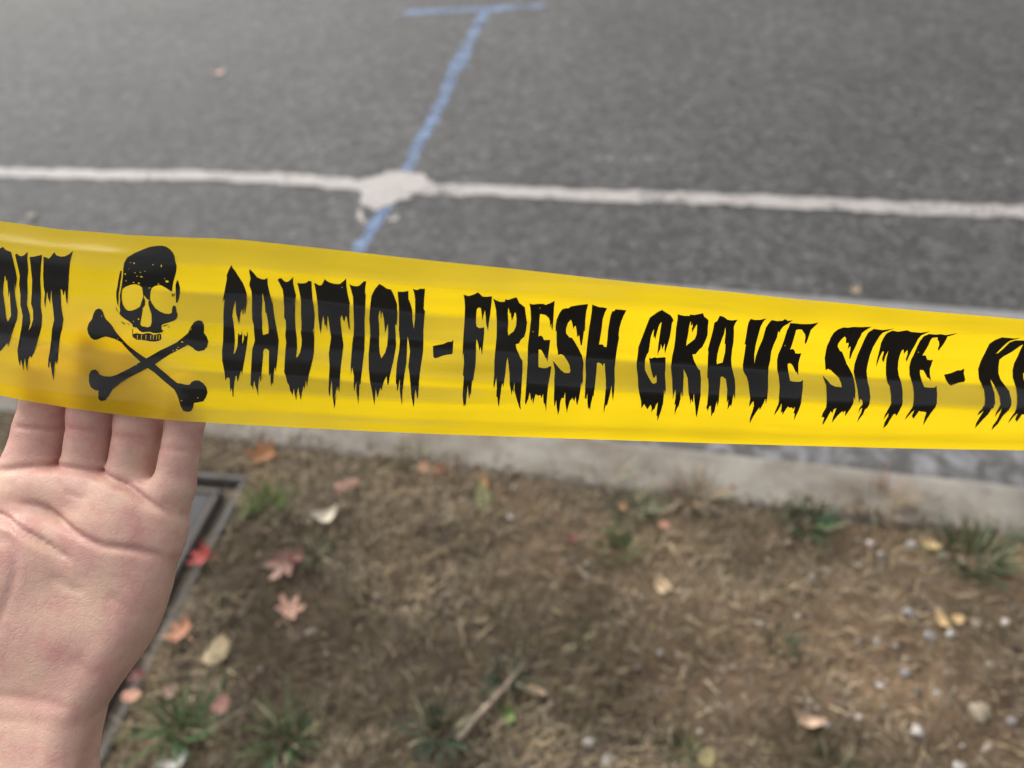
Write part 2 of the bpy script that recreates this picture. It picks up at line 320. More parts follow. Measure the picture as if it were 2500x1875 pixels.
def height(x, y):
    """height of the verge soil"""
    s, n = to_road(x, y)
    h = .055*(fbm(s*1.7+3, n*1.7+9, 3)-.5) + .035*(fbm(s*7+40, n*7+2, 3)-.5) + .016*(fbm(s*26, n*26+70, 2)-.5)
    edge = np.clip((CURB_B - n)/.22, 0, 1)
    h = h*(.35+.65*edge) - .012 + .01*edge
    return np.where(in_box(x, y, .006), -.05, h)
ns, nn = 420, 200
ss = np.linspace(-1.9, 1.9, ns); nv = np.linspace(-.25, CURB_B+.004, nn)
S, N = np.meshgrid(ss, nv, indexing='ij')
Xw, Yw = to_world(S, N); Hh = height(Xw, Yw)
V = np.stack([Xw, Yw, Hh], -1).reshape(-1, 3)
ii = np.arange(ns*nn).reshape(ns, nn)
Fq = np.stack([ii[:-1,:-1], ii[1:,:-1], ii[1:,1:], ii[:-1,1:]], -1).reshape(-1, 4)
def sandiness(x, y):
    return np.clip((x - .15)*.9 + (fbm(x*3+5, y*3+8, 3)-.5)*2.2 + .12, 0, 1)
me = mesh_np(V, Fq, 'verge')
sa = sandiness(V[:,0], V[:,1])[:, None]
set_col(me, (1-sa)*np.array((.070, .053, .037)) + sa*np.array((.185, .125, .075)))
verge = obj('verge', me, MSOIL, None, True); tag(verge, kind='structure')
for (a0, a1, b0, b1) in ((-40,-1.9,-3.,CURB_B+.004),(1.9,40,-3.,CURB_B+.004),(-1.9,1.9,-3.,-.25)):
    q = [to_world(a, b) for a, b in ((a0,b0),(a1,b0),(a1,b1),(a0,b1))]
    me = mesh([(x, y, -.012) for x, y in q], [(0,1,2,3)]); set_col(me, [(.09,.072,.052)]*4)
    obj('verge_outer', me, MSOIL, verge)

# ------------------------------------------------------------------ dry grass and gravel: too many to count
def blades(cx, cy, cz, ang, length, width, lean, curl, cols, nseg=3):
    """ribbons: root, heading, lean from vertical and curl; returns verts, quads, colours"""
    n = len(cx); V = np.zeros((n, nseg+1, 2, 3)); dx, dy = np.cos(ang), np.sin(ang)
    px, py, pz = cx.copy(), cy.copy(), cz.copy(); th = lean.copy(); az = ang.copy()
    for k in range(nseg+1):
        w = width*(1 - .85*(k/nseg)**1.6)/2
        V[:,k,0] = np.stack([px - np.sin(az)*w, py + np.cos(az)*w, pz], 1); V[:,k,1] = np.stack([px + np.sin(az)*w, py - np.cos(az)*w, pz], 1)
        st = length/nseg
        px = px + np.cos(az)*np.sin(th)*st; py = py + np.sin(az)*np.sin(th)*st; pz = pz + np.cos(th)*st
        th = th + curl/nseg; az = az + curl*.5/nseg
    idx = np.arange(n*(nseg+1)*2).reshape(n, nseg+1, 2)
    Fq = np.stack([idx[:,:-1,0], idx[:,1:,0], idx[:,1:,1], idx[:,:-1,1]], -1).reshape(-1, 4)
    return V.reshape(-1, 3), Fq, np.repeat(cols, (nseg+1)*2, axis=0)
MDRY = m_tone('dry_grass', .9, .3, 250); MGREEN = m_tone('green_grass', .7, .3, 200)
rs = np.random.RandomState(11)
n = 110000
s_ = rs.uniform(-1.75, 1.75, n); n_ = rs.uniform(.02, CURB_B+.004, n); x_, y_ = to_world(s_, n_)
dens = .95 - .72*sandiness(x_, y_) ; dens = dens*(.35 + 1.1*fbm(x_*6+30, y_*6+3, 2))
keep = (rs.rand(n) < dens) & ~in_box(x_, y_, -.028)
x_, y_ = x_[keep], y_[keep]; n = len(x_)
pal = np.array([(.28,.205,.125),(.19,.14,.085),(.36,.285,.185),(.20,.165,.125),(.13,.11,.055),(.10,.074,.046)])*1.08
pt = np.clip(fbm(x_*4+90, y_*4+11, 2)*1.5-.25 + rs.normal(0,.22,n), 0, .999)
cols = pal[(pt*6).astype(int)]*rs.uniform(.65, 1.25, (n,1))*np.clip(.55+.5*fbm(x_*9, y_*9+44, 2), 0, 2)[:, None]
azp = fbm(x_*3+7, y_*3+60, 2)*12
V, Fq, cc = blades(x_, y_, height(x_, y_)-.003, azp + rs.normal(0,1.2,n), rs.uniform(.012,.06,n), rs.uniform(.0014,.0038,n), rs.uniform(.6,1.52,n), rs.normal(.25,.6,n), cols)
me = mesh_np(V, Fq, 'dry_grass'); set_col(me, cc)
tag(obj('dry_grass', me, MDRY), 'flattened tan dry grass covering the verge soil', 'dry grass', kind='stuff')

MSTONE = m_tone('pebble_stone', .75, .25, 180)
def rock(seed, sub=2):
    bm = bmesh.new(); bmesh.ops.create_icosphere(bm, subdivisions=sub, radius=.5)
    rr = np.random.RandomState(seed); a, b, c = rr.uniform(.75,1.1), rr.uniform(.6,.95), rr.uniform(.45,.7); off = rr.rand(3)*20
    for v in bm.verts:
        d = v.co.normalized(); k = .6 + .8*float(vnoise(d.x*2.6+off[0]+d.z, d.y*2.6+off[1]-d.z))
        v.co = Vector((d.x*a, d.y*b, d.z*c))*.5*k
    return from_bm(bm, 'pebble')
# fine gravel
base = rock(3, 1); bv = np.array([v.co for v in base.vertices]); bf = np.array([p.vertices for p in base.polygons])
n = 14000; x_ = rs.uniform(-1.2, 1.75, n); n_ = rs.uniform(.05, CURB_B-.02, n); x_, y_ = to_world(x_, n_)
keep = (rs.rand(n) < sandiness(x_, y_)*.75 + .07) & ~in_box(x_, y_, .01); x_, y_ = x_[keep], y_[keep]
xc, nc = rs.uniform(-1.2, 1.75, 2600), CURB_B - .02 + np.abs(rs.normal(0, .032, 2600)); k_ = rs.rand(2600) < np.clip(fbm(xc*4+3, xc*0+1, 2)*2-.55, .04, 1); xc, yc = to_world(xc[k_], nc[k_])   # earth spilled on the curb
x_ = np.r_[x_, xc]; y_ = np.r_[y_, yc]; n = len(x_)
sc = rs.lognormal(math.log(.0065), .38, n); an = rs.uniform(0, 6.28, n)
Vg = np.zeros((n, len(bv), 3)); ca, sa_ = np.cos(an)[:,None], np.sin(an)[:,None]
Vg[:,:,0] = x_[:,None] + (bv[None,:,0]*ca - bv[None,:,1]*sa_)*sc[:,None]; Vg[:,:,1] = y_[:,None] + (bv[None,:,0]*sa_ + bv[None,:,1]*ca)*sc[:,None]*1.2
Vg[:,:,2] = np.where(to_road(x_, y_)[1] > CURB_B, .001, height(x_, y_))[:,None] + .15*sc[:,None] + bv[None,:,2]*sc[:,None]
Fg = (bf[None] + (np.arange(n)*len(bv))[:,None,None]).reshape(-1, 3)
gp = np.array([(.17,.125,.08),(.22,.17,.115),(.13,.10,.07),(.30,.26,.21),(.36,.33,.30),(.24,.15,.10)])
gc = gp[rs.choice(6, n, p=[.3,.25,.2,.12,.05,.08])]*rs.uniform(.55, 1.0, (n,1))
me = mesh_np(Vg.reshape(-1,3), Fg, 'gravel'); set_col(me, np.repeat(gc, len(bv), axis=0))
tag(obj('gravel', me, MSTONE, None, True), 'fine brown gravel and crumbs of earth scattered over the sandy soil', 'gravel', kind='stuff')

# ------------------------------------------------------------------ utility box sunk in the verge
MRIM = m_concrete('rim_concrete', (.055,.049,.043), (.125,.119,.11), (.032,.024,.018))
MLID = m_concrete('lid_concrete', (.034,.033,.034), (.054,.052,.052)); MEDGE = m_concrete('lid_edge', (.075,.066,.058), (.12,.105,.092))
MDIRT = m_concrete('packed_dirt', (.035,.025,.018), (.06,.044,.032))
ub = bpy.data.objects.new('utility_box', None); C.objects.link(ub)
tag(ub, 'grey utility box lid with pale concrete rim sunk in the verge behind the hand', 'utility box')
ub.matrix_world = Matrix(((bw.x, bu.x, 0, BOX_O.x), (bw.y, bu.y, 0, BOX_O.y), (0, 0, 1, 0), (0, 0, 0, 1)))
def slab(name, rects, z0, z1, mat, bev=.003):
    bm = bmesh.new()
    for x0, x1, y0, y1 in rects: box(bm, x0, x1, y0, y1, z0, z1)
    bmesh.ops.bevel(bm, geom=[e for e in bm.edges], offset=bev, segments=2, affect='EDGES')
    bmesh.ops.recalc_face_normals(bm, faces=bm.faces)
    return obj(name, from_bm(bm), mat, ub, False)
W_, L_ = BOX_W, BOX_L; rw, gpw = .020, .034
for rect in ((0, W_, 0, rw), (0, W_, L_-rw, L_), (0, rw, rw+.001, L_-rw-.001), (W_-rw, W_, rw+.001, L_-rw-.001)):
    slab('rim', [rect], -.12, .001, MRIM, .004)
slab('dirt_bed', [(rw+.0005, W_-rw-.0005, rw+.0005, L_-rw-.0005)], -.12, -.022, MDIRT, .001)
a, b = rw+gpw, .014
slab('lid', [(a+b, W_-a-b, a+b, L_-a-b)], -.02, .000, MLID)
for rect in ((a, W_-a, a, a+b-.001), (a, W_-a, L_-a-b+.001, L_-a), (a, a+b-.001, a+b, L_-a-b), (W_-a-b+.001, W_-a, a+b, L_-a-b)):
    slab('lid_edge', [rect], -.02, .005, MEDGE, .003)

# ------------------------------------------------------------------ grass tufts
for i, (lb, x, y, spread, hgt, nb, col) in enumerate(TUFTS):
    rr = np.random.RandomState(100+i); rad = spread*.55*np.sqrt(rr.rand(nb)); an = rr.uniform(0, 6.28, nb)
    bx, by = rad*np.cos(an), rad*np.sin(an)*.7
    cz = height(x+bx, y+by) - height(np.array([x]), np.array([y]))[0] - .004
    cols = np.array(col)*rr.uniform(.38, 1.1, (nb,1))*(1 + .25*rr.normal(0,1,(nb,3))*np.array((.6,.3,.6)))
    dry = rr.rand(nb) < .12; cols[dry] = np.array((.33,.28,.18))*rr.uniform(.7,1.2,(dry.sum(),1))
    V, Fq, cc = blades(bx, by, cz, an + rr.normal(0,.6,nb), hgt*rr.uniform(.3,.95,nb), rr.uniform(.0025,.0045,nb), rr.uniform(.1,.9,nb), rr.normal(.7,.4,nb), np.clip(cols,.01,.9), 4)
    me = mesh_np(V, Fq, 'grass_tuft'); set_col(me, cc)
    dead = 'weed' in lb or 'straw' in lb
    o = obj('dead_weed' if dead else 'grass_tuft', me, MDRY if dead else MGREEN)
    o.location = (x, y, float(height(np.array([x]), np.array([y]))[0]))
    tag(o, lb, 'dead weed' if dead else 'grass tuft', 'dead weeds along the curb' if dead else 'green grass tufts in the verge')

# ------------------------------------------------------------------ fallen leaves
def leaf_outline(kind, rr):
    if kind == 'maple':
        pts = []
        half = [(90,1.0),(84,.80),(78,.84),(73,.60),(64,.40),(52,.62),(46,.86),(38,1.0),(31,.80),(26,.78),(17,.45),(4,.50),(-6,.66),(-16,.62),(-32,.36),(-58,.28),(-84,.10)]
        full = half + [(180-a, r) for a, r in half[::-1] if a != 90]
        for a, r in full: pts.append((r*math.cos(R(a))*(1+rr.normal(0,.04)), r*math.sin(R(a))*(1+rr.normal(0,.04)) - .15))
        return [(x*.56, y*.56) for x, y in pts]
    k = 22; ph = rr.rand()*6
    if kind == 'curl':
        return [(.5*math.cos(t), .30*math.sin(t)*(1-.25*math.cos(2*t)) + .16*math.cos(2*t) + .03*math.sin(3*t+ph)) for t in np.linspace(0, 2*math.pi, k, endpoint=False)]
    return [(.5*math.cos(t)*(1+.05*math.sin(3*t+ph)), .5*math.sin(t)*(1+.07*math.sin(2*t+ph))*(1-.15*math.cos(t))) for t in np.linspace(0, 2*math.pi, k, endpoint=False)]
def inside(px, py, loop):
    P = np.array(loop); x0, y0 = P[:,0], P[:,1]; x1, y1 = np.roll(x0,-1), np.roll(y0,-1)
    px = np.asarray(px)[:,None]; py = np.asarray(py)[:,None]
    cr = ((y0 > py) != (y1 > py)) & (px < (x1-x0)*(py-y0)/(np.where(y1 == y0, 1e-12, y1-y0)) + x0)
    return cr.sum(1) % 2 == 1
def fill(loops, step):
    """triangulate loops (even-odd) with inner points every step"""
    pts = []; edges = []
    for lp in loops:
        b = len(pts); pts += [tuple(p) for p in lp]; edges += [(b+i, b+(i+1) % len(lp)) for i in range(len(lp))]
    A = np.array(pts); x0, y0 = A.min(0); x1, y1 = A.max(0)
    gx, gy = np.meshgrid(np.arange(x0+step/2, x1, step), np.arange(y0+step/2, y1, step)); gx, gy = gx.ravel(), gy.ravel()
    if len(gx):
        odd = sum(inside(gx, gy, lp).astype(int) for lp in loops) % 2 == 1
        pts += list(zip(gx[odd], gy[odd]))
    v, e, f, *_ = delaunay_2d_cdt([Vector(map(float, p)) for p in pts], edges, [], 0, 1e-7)
    V = np.array([tuple(p) for p in v]); Fc = np.array([t for t in f if len(t) == 3])
    cx = V[Fc].mean(1); odd = sum(inside(cx[:,0], cx[:,1], lp).astype(int) for lp in loops) % 2 == 1
    return V, Fc[odd]
def m_leaf(col):
    g_ = sum(col)/3; col = [(q*.86 + g_*.14)*.92 for q in col]
    M = Mat('leaf')
    n = M.noise(60, 4, .65); n2 = M.noise(190, 3)
    c = M.mix(M.ramp(n, [(.35, 0), (.65, 1)]), [q*.72 for q in col], [min(1, q*1.25) for q in col])
    c = M.mix(M.ramp(n2, [(.62, 0), (.72, .5)]), c, [q*.35 for q in col])
    p = M.pbr(Base_Color=c, Roughness=.6, Specular_IOR_Level=.35, Normal=M.bump(n2, .3, .001))
    t = M.n('ShaderNodeBsdfTranslucent', Color=c); mx = M.t.nodes.new('ShaderNodeMixShader'); mx.inputs[0].default_value = .18
    M.t.links.new(p.outputs[0], mx.inputs[1]); M.t.links.new(t.outputs[0], mx.inputs[2])
    return M.done(mx)
for i, (kind, lb, x, y, zb, size, asp, rot, col, tilt) in enumerate(LEAVES):
    rr = np.random.RandomState(40+i)
    V, Fc = fill([leaf_outline(kind, rr)], .09)
    cu, cv = rr.uniform(.3,1.5), rr.uniform(-.8,.9)
    if kind == 'oval': cu, cv = cu*.35, cv*.4
    if kind == 'curl': cu, cv = 1.0, .6
    z = cu*V[:,0]**2 + cv*V[:,1]**2 + .22*np.abs(V[:,0])*rr.uniform(.3,1) + .07*(fbm(V[:,0]*5+i, V[:,1]*5, 2)-.5)
    size *= .86
    P = np.stack([V[:,0]*size, V[:,1]*size*(asp if kind != 'oval' else 1/asp if asp > 1 else asp), z*size], 1)
    if kind == 'oval' and asp > 1: P[:, :2] *= asp*.85
    n = len(P); th = .00035; P2 = np.r_[P, P - (0,0,th)]
    F2 = np.r_[Fc, Fc[:, ::-1] + n]
    me = mesh_np(P2, F2, 'leaf_blade')
    nm = 'wood_chip' if 'chip' in lb else 'fallen_leaf'
    o = obj(nm, me, m_leaf(col), None, True)
    if zb < -.05: gz = -.114 if not 'gutter' in lb else -.108
    elif in_box(x, y, .006): gz = .012
    else: gz = float(height(np.array([x]), np.array([y]))[0]) + .006
    o.matrix_world = Matrix.Translation((x, y, gz + .004 + size*.12*math.sin(R(tilt)))) @ Matrix.Rotation(R(tilt), 4, 'X') @ Matrix.Rotation(R(rot), 4, 'Z')
    tag(o, lb, 'wood chip' if nm == 'wood_chip' else 'leaf', 'yellow wood chips in the soil' if nm == 'wood_chip' else 'fallen autumn leaves')
    if kind == 'maple':
        L0 = size*.45; q = []; Fs = []
        for k in range(5):
            t = k/4; cx_, cy_, cz_ = size*.05*math.sin(3*t), -size*(.14)-L0*t, size*.03+.1*size*t*t
            for a in range(5): q.append((cx_ + size*.014*math.cos(a*1.2566), cy_, cz_ + size*.014*math.sin(a*1.2566)))
        for k in range(4):
            for a in range(5): Fs.append((k*5+a, k*5+(a+1) % 5, (k+1)*5+(a+1) % 5, (k+1)*5+a))
        obj('leaf_stalk', mesh(q, Fs), o.data.materials[0], o, True)

# ------------------------------------------------------------------ pebbles and twig
rocks = [rock(60+k) for k in range(6)]
stone_cols = [(.27,.25,.225),(.20,.165,.13),(.33,.305,.275),(.20,.19,.185),(.25,.21,.155),(.42,.395,.365)]
for k, me in enumerate(rocks): set_col(me, [stone_cols[k]]*len(me.vertices)); me.materials.append(MSTONE); me.shade_smooth()
for i, (x, y, w) in enumerate(PEBBLES):
    o = bpy.data.objects.new('pebble', rocks[i % 6]); C.objects.link(o)
    o.location = (x, y, float(height(np.array([x]), np.array([y]))[0]) + .07*w); o.scale = (w*.95, w*.95, w*.85); o.rotation_euler = (.2*(i % 3), .15*(i % 4), i*1.7)
    tag(o, 'small pale pebble lying in the soil of the verge', 'pebble', 'pale pebbles in the verge')
MT = Mat('twig_bark'); MTW = MT.done(MT.pbr(Base_Color=MT.ramp(MT.noise(90, 4), [(.3, (.16,.12,.09)), (.7, (.34,.26,.19))]), Roughness=.85, Normal=MT.bump(MT.noise(200), .6, .002)))
P = [Vector((x, y, float(height(np.array([x]), np.array([y]))[0]) + .012 + .01*(k % 2))) for k, (x, y) in enumerate(TWIG)]
fine = [P[k].lerp(P[k+1], t) for k in range(4) for t in (0,.25,.5,.75)] + [P[4]]
V, Fc = [], []
for k, p in enumerate(fine):
    t = (fine[min(k+1, 16)] - fine[max(k-1, 0)]).normalized(); sx = t.cross(Vector((0,0,1))).normalized(); sz_ = sx.cross(t)
    r_ = .0065*(1-.035*k)*(1 + .22*math.sin(k*2.1))
    for a in range(7): V.append(p + (sx*math.cos(a*.8976) + sz_*math.sin(a*.8976))*r_)
for k in range(16):
    for a in range(7): Fc.append((k*7+a, k*7+(a+1) % 7, (k+1)*7+(a+1) % 7, (k+1)*7+a))
Fc += [tuple(range(7))[::-1], tuple(16*7+a for a in range(7))]
tag(obj('twig', mesh([tuple(v) for v in V], Fc), MTW, None, True), 'long brown twig lying slanted beside the bright green leaf', 'twig')

# ------------------------------------------------------------------ the hand (millimetres in the work frame, one continuous skin)
FINGERS={'index': [(-209.1, -56.2, -17.0, 12.2), (-206.6, -38.0, -19.0, 11.6), (-203.3, -19.2, -22.7, 11.0), (-199.4, -5.7, -20.2, 10.0), (-197.1, 7.7, -15.3, 8.7)], 'middle': [(-182.4, -56.0, -16.0, 10.8), (-182.2, -37.3, -19.0, 10.0), (-177.4, -12.6, -16.0, 10.1), (-172.6, 6.4, -10.9, 9.1), (-170.5, 20.7, -7.1, 8.1)], 'ring': [(-164.5, -57.6, -15.0, 10.0), (-162.6, -43.9, -16.0, 9.6), (-156.4, -15.9, -12.9, 9.6), (-153.9, 1.3, -8.9, 8.8), (-152.7, 14.7, -5.7, 7.7)], 'pinky': [(-146.5, -66.5, -8.0, 8.5), (-140.1, -42.9, -9.0, 8.3), (-135.5, -15.4, -8.6, 7.5), (-134.4, -8.0, -6.3, 7.1), (-134.2, -1.3, -3.6, 6.3)]}
PALM=[-221.3,-37,-209.6,-35,-190.4,-35.3,-175.3,-37.4,-163.9,-41.5,-154.5,-46.2,-145.2,-51.2,-141,-56.2,-140.8,-69.8,-142.7,-83.4,-148.1,-100,-156.6,-116.7,-163.1,-129.6,-164,-140.6,-163.7,-148.2,-161.6,-162.8,-158.9,-181.8,-215.9,-181.8,-220.5,-157.8,-225.6,-138,-232.4,-121.1,-238,-94.3,-234.8,-69,-228.2,-49.2]
CREASES=[(1.39,1.5,[-219,-36.4,-211.8,-35.8,-198.1,-34.4,-183.7,-34.9,-169.1,-37.2,-158.1,-41.3,-149.8,-46.4,-140.6,-51.4,-132.6,-56.5]),
(1.23,1.5,[-201.8,-47.3,-190.8,-49.6,-180.5,-55.8,-171.3,-60.3,-162.4,-63.9,-150.9,-65.6,-143.6,-68.1,-136.5,-72.7]),
(0.82,1.4,[-219.7,-50.7,-209.4,-51.8,-199.5,-55,-189.1,-60.3,-178.7,-66.5,-170.6,-70.9]),
(0.66,1.7,[-205,-57.9,-198.8,-59.5,-194.8,-63.4,-192.8,-68.1,-192.3,-75.1,-194.4,-84.2,-196.8,-92.4,-199.2,-100.4,-200.7,-111]),
(0.49,2,[-214.4,-119.3,-196,-118,-185.2,-118.7,-172.5,-121,-164.4,-123]),
(0.29,1.8,[-209.2,-127.5,-191,-125.9,-170.4,-127.7]),
(0.41,2.5,[-170.5,-104,-164,-108.9,-158.5,-113.1]),
(0.57,1.3,[-141.7,-46.7,-137.5,-50.7,-132.8,-55.5]),
(0.41,1.2,[-207.8,-60.3,-201,-61.2,-194.9,-63.1]),
(0.49,2,[-159.7,-81.9,-152.6,-86.4,-148.2,-93.8]),
(0.41,1.5,[-180.6,-74.3,-174.9,-78.9,-166.3,-81.9]),
(0.9,1.1,[-209.7,-17.7,-203.7,-18.6,-195.1,-19.1,-185.6,-18.9]),
(0.41,1.1,[-186.4,-18,-176.1,-19.1,-165.4,-19.4]),
(0.41,1.1,[-166.6,-21.5,-157.1,-21.8,-147.1,-22.9]),
(0.41,1.1,[-145.9,-26,-138.1,-26.3,-130.8,-27.7]),
(0.33,1,[-188.1,-38.5,-181.3,-44.3,-171.6,-46.7])]
PADS=[((-202.0, -94.1, 6.0), (34, 42, 15)), ((-162.4, -76.0, 1.0), (21, 34, 12)), ((-200.8, -45.1, -7.0), (16, 11, 9.5)), ((-178.9, -45.1, -7.0), (13, 10, 9.0)), ((-160.1, -48.4, -6.5), (12, 10, 8.5)), ((-147.4, -57.1, -3.0), (12, 13, 8)), ((-184.0, -105.1, 11.5), (24, 18, 10))]
WRIST_AXIS=[(-196.1, -153.4, 10.0), (-196.9, -226.7, 18.0)]
def smin(a, b, k):
    h = np.clip(.5 + .5*(b-a)/k, 0, 1); return b*(1-h) + a*h - k*h*(1-h)
def build_hand():
    h = 1.0
    xs = np.arange(-262, -112, h); ys = np.arange(-246, 36, h); zs = np.arange(-46, 60, h)
    X, Y, Z = np.meshgrid(xs, ys, zs, indexing='ij'); X, Y, Z = X.astype(np.float32), Y.astype(np.float32), Z.astype(np.float32)
    def cone(a, b):
        p, q = np.array(a[:3]), np.array(b[:3]); d = q-p; L2 = d@d
        t = np.clip(((X-p[0])*d[0] + (Y-p[1])*d[1] + (Z-p[2])*d[2])/L2, 0, 1)
        return np.sqrt((X-p[0]-t*d[0])**2 + (Y-p[1]-t*d[1])**2 + ((Z-p[2]-t*d[2])*1.06)**2) - (a[3] + (b[3]-a[3])*t)
    # palm: rounded slab on the outline, its middle plane drifting towards the viewer down to the wrist
    P = np.array(PALM).reshape(-1, 2); x2, y2 = X[:,:,0], Y[:,:,0]; d2 = np.full(x2.shape, 1e9)
    sgn = inside(x2.ravel(), y2.ravel(), P).reshape(x2.shape)
    for i in range(len(P)):
        a, b = P[i], P[(i+1) % len(P)]; e = b-a
        t = np.clip(((x2-a[0])*e[0] + (y2-a[1])*e[1])/(e@e), 0, 1); d2 = np.minimum(d2, np.hypot(x2-a[0]-t*e[0], y2-a[1]-t*e[1]))
    d2 = np.where(sgn, -d2, d2)
    zc = np.interp(ys, [-240, -150, -100, -33], [35., 13., -3., -22.]).astype(np.float32)[None,:,None]
    hz = np.interp(ys, [-240, -150, -100, -33], [19., 17., 14.5, 11.]).astype(np.float32)[None,:,None]
    rr = 11.0
    qx = d2[:,:,None] + rr; qz = np.abs(Z-zc) - hz + rr
    D = np.sqrt(np.maximum(qx,0)**2 + np.maximum(qz,0)**2) + np.minimum(np.maximum(qx,qz), 0) - rr
    for c_, r_ in PADS:
        k0 = np.sqrt(((X-c_[0])/r_[0])**2 + ((Y-c_[1])/r_[1])**2 + ((Z-c_[2]+6)/r_[2])**2)
        D = smin(D, (k0-1)*min(r_), 7.0)
    # thumb, mostly beyond the edge of the picture
    th = None
    for a, b in (((-222,-106,-2,15),(-240,-84,0,12.5)),((-240,-84,0,12.5),(-246,-62,2,11))):
        c = cone(a, b); th = c if th is None else smin(th, c, 3)
    D = smin(D, th, 10.0)
    fd = None
    for nm in ('index','middle','ring','pinky'):
        ch = FINGERS[nm]; f = None
        for a, b in zip(ch[:-1], ch[1:]):
            c = cone(a, b); f = c if f is None else smin(f, c, 2.5)
        fd = f if fd is None else smin(fd, f, 0.9)
    D = smin(D, fd, 4.0)
    cre = np.zeros(x2.shape)
    for dep, wid, pts in CREASES:
        Q = np.array(pts).reshape(-1, 2); dd = np.full(x2.shape, 1e9)
        # smooth the polyline
        t = np.linspace(0, 1, 8*len(Q)); tt = np.linspace(0, 1, len(Q)); qx_ = np.interp(t, tt, Q[:,0]); qy_ = np.interp(t, tt, Q[:,1])
        for _ in range(4):
            qx_[1:-1] = (qx_[:-2]+2*qx_[1:-1]+qx_[2:])/4; qy_[1:-1] = (qy_[:-2]+2*qy_[1:-1]+qy_[2:])/4
        fade = np.zeros(x2.shape)
        for i in range(len(qx_)-1):
            ex, ey = qx_[i+1]-qx_[i], qy_[i+1]-qy_[i]; u = np.clip(((x2-qx_[i])*ex + (y2-qy_[i])*ey)/(ex*ex+ey*ey+1e-9), 0, 1)
            di = np.hypot(x2-qx_[i]-u*ex, y2-qy_[i]-u*ey); m = di < dd; dd = np.where(m, di, dd)
            s = (i+u)/(len(qx_)-1); fade = np.where(m, np.clip(np.minimum(s, 1-s)*6, .15, 1), fade)
        cre = np.maximum(cre, dep*np.exp(-(dd/wid)**2)*fade) - .05*dep*np.exp(-((dd-3.2*wid)/(1.6*wid))**2)*fade
    front = np.clip((Z-zc+2)/6, 0, 1)
    D = D + cre[:,:,None]*front
    # soft unevenness of the flesh
    D = D + (.5*(fbm(X*.07+3, Y*.07+Z*.05, 2)-.5)).astype(np.float32)
    # surface nets
    nx, ny, nz = D.shape; ins = D < 0
    cnt = np.zeros((nx-1, ny-1, nz-1), np.int8)
    for i in (0,1):
        for j in (0,1):
            for k in (0,1): cnt += ins[i:nx-1+i, j:ny-1+j, k:nz-1+k]
    act = (cnt > 0) & (cnt < 8); ci = np.argwhere(act); vid = -np.ones(act.shape, np.int64); vid[act] = np.arange(len(ci))
    pos = np.zeros((len(ci), 3)); w = np.zeros(len(ci))
    corners = [(i,j,k) for i in (0,1) for j in (0,1) for k in (0,1)]
    val = {c: D[ci[:,0]+c[0], ci[:,1]+c[1], ci[:,2]+c[2]] for c in corners}
    for a in corners:
        for ax in range(3):
            if a[ax] == 0:
                b = list(a); b[ax] = 1; b = tuple(b); va, vb = val[a], val[b]; m = (va < 0) != (vb < 0)
                t = np.where(m, va/np.where(m, va-vb, 1), 0); p = np.tile(np.array(a, float), (len(ci),1)); p[:,ax] = t
                pos[m] += p[m]; w[m] += 1
    pos = (ci + pos/w[:,None])*h + np.array((xs[0], ys[0], zs[0]))
    quads = []
    for ax, (u, v) in ((0,(1,2)),(1,(2,0)),(2,(0,1))):
        sl = [slice(None)]*3; sl2 = [slice(None)]*3; sl[ax] = slice(0,-1); sl2[ax] = slice(1,None)
        a, b = ins[tuple(sl)], ins[tuple(sl2)]
        e = np.argwhere(a != b); e = e[(e[:,u] > 0) & (e[:,v] > 0) & (e[:,u] < D.shape[u]-1) & (e[:,v] < D.shape[v]-1)]
        f = a[e[:,0], e[:,1], e[:,2]]
        def at(du, dv):
            q = e.copy(); q[:,u] += du; q[:,v] += dv; return vid[q[:,0], q[:,1], q[:,2]]
        q = np.stack([at(-1,-1), at(0,-1), at(0,0), at(-1,0)], 1); q[~f] = q[~f][:, ::-1]; quads.append(q)
    Fq = np.concatenate(quads)
    crv = np.clip(cre, 0, 2)
    ix = np.clip(((pos[:,0]-xs[0])/h).astype(int), 0, nx-1); iy = np.clip(((pos[:,1]-ys[0])/h).astype(int), 0, ny-1)
    return pos, Fq, crv[ix, iy]*(pos[:,2] > np.interp(pos[:,1], [-240,-150,-100,-33], [35.,13.,-3.,-22.]))
pos, Fq, crv = build_hand()
me = mesh_np(pos/1000, Fq, 'hand')
bm = bmesh.new(); bm.from_mesh(me)
for _ in range(1): bmesh.ops.smooth_vert(bm, verts=bm.verts, factor=.5, use_axis_x=True, use_axis_y=True, use_axis_z=True)
bm.to_mesh(me); bm.free()
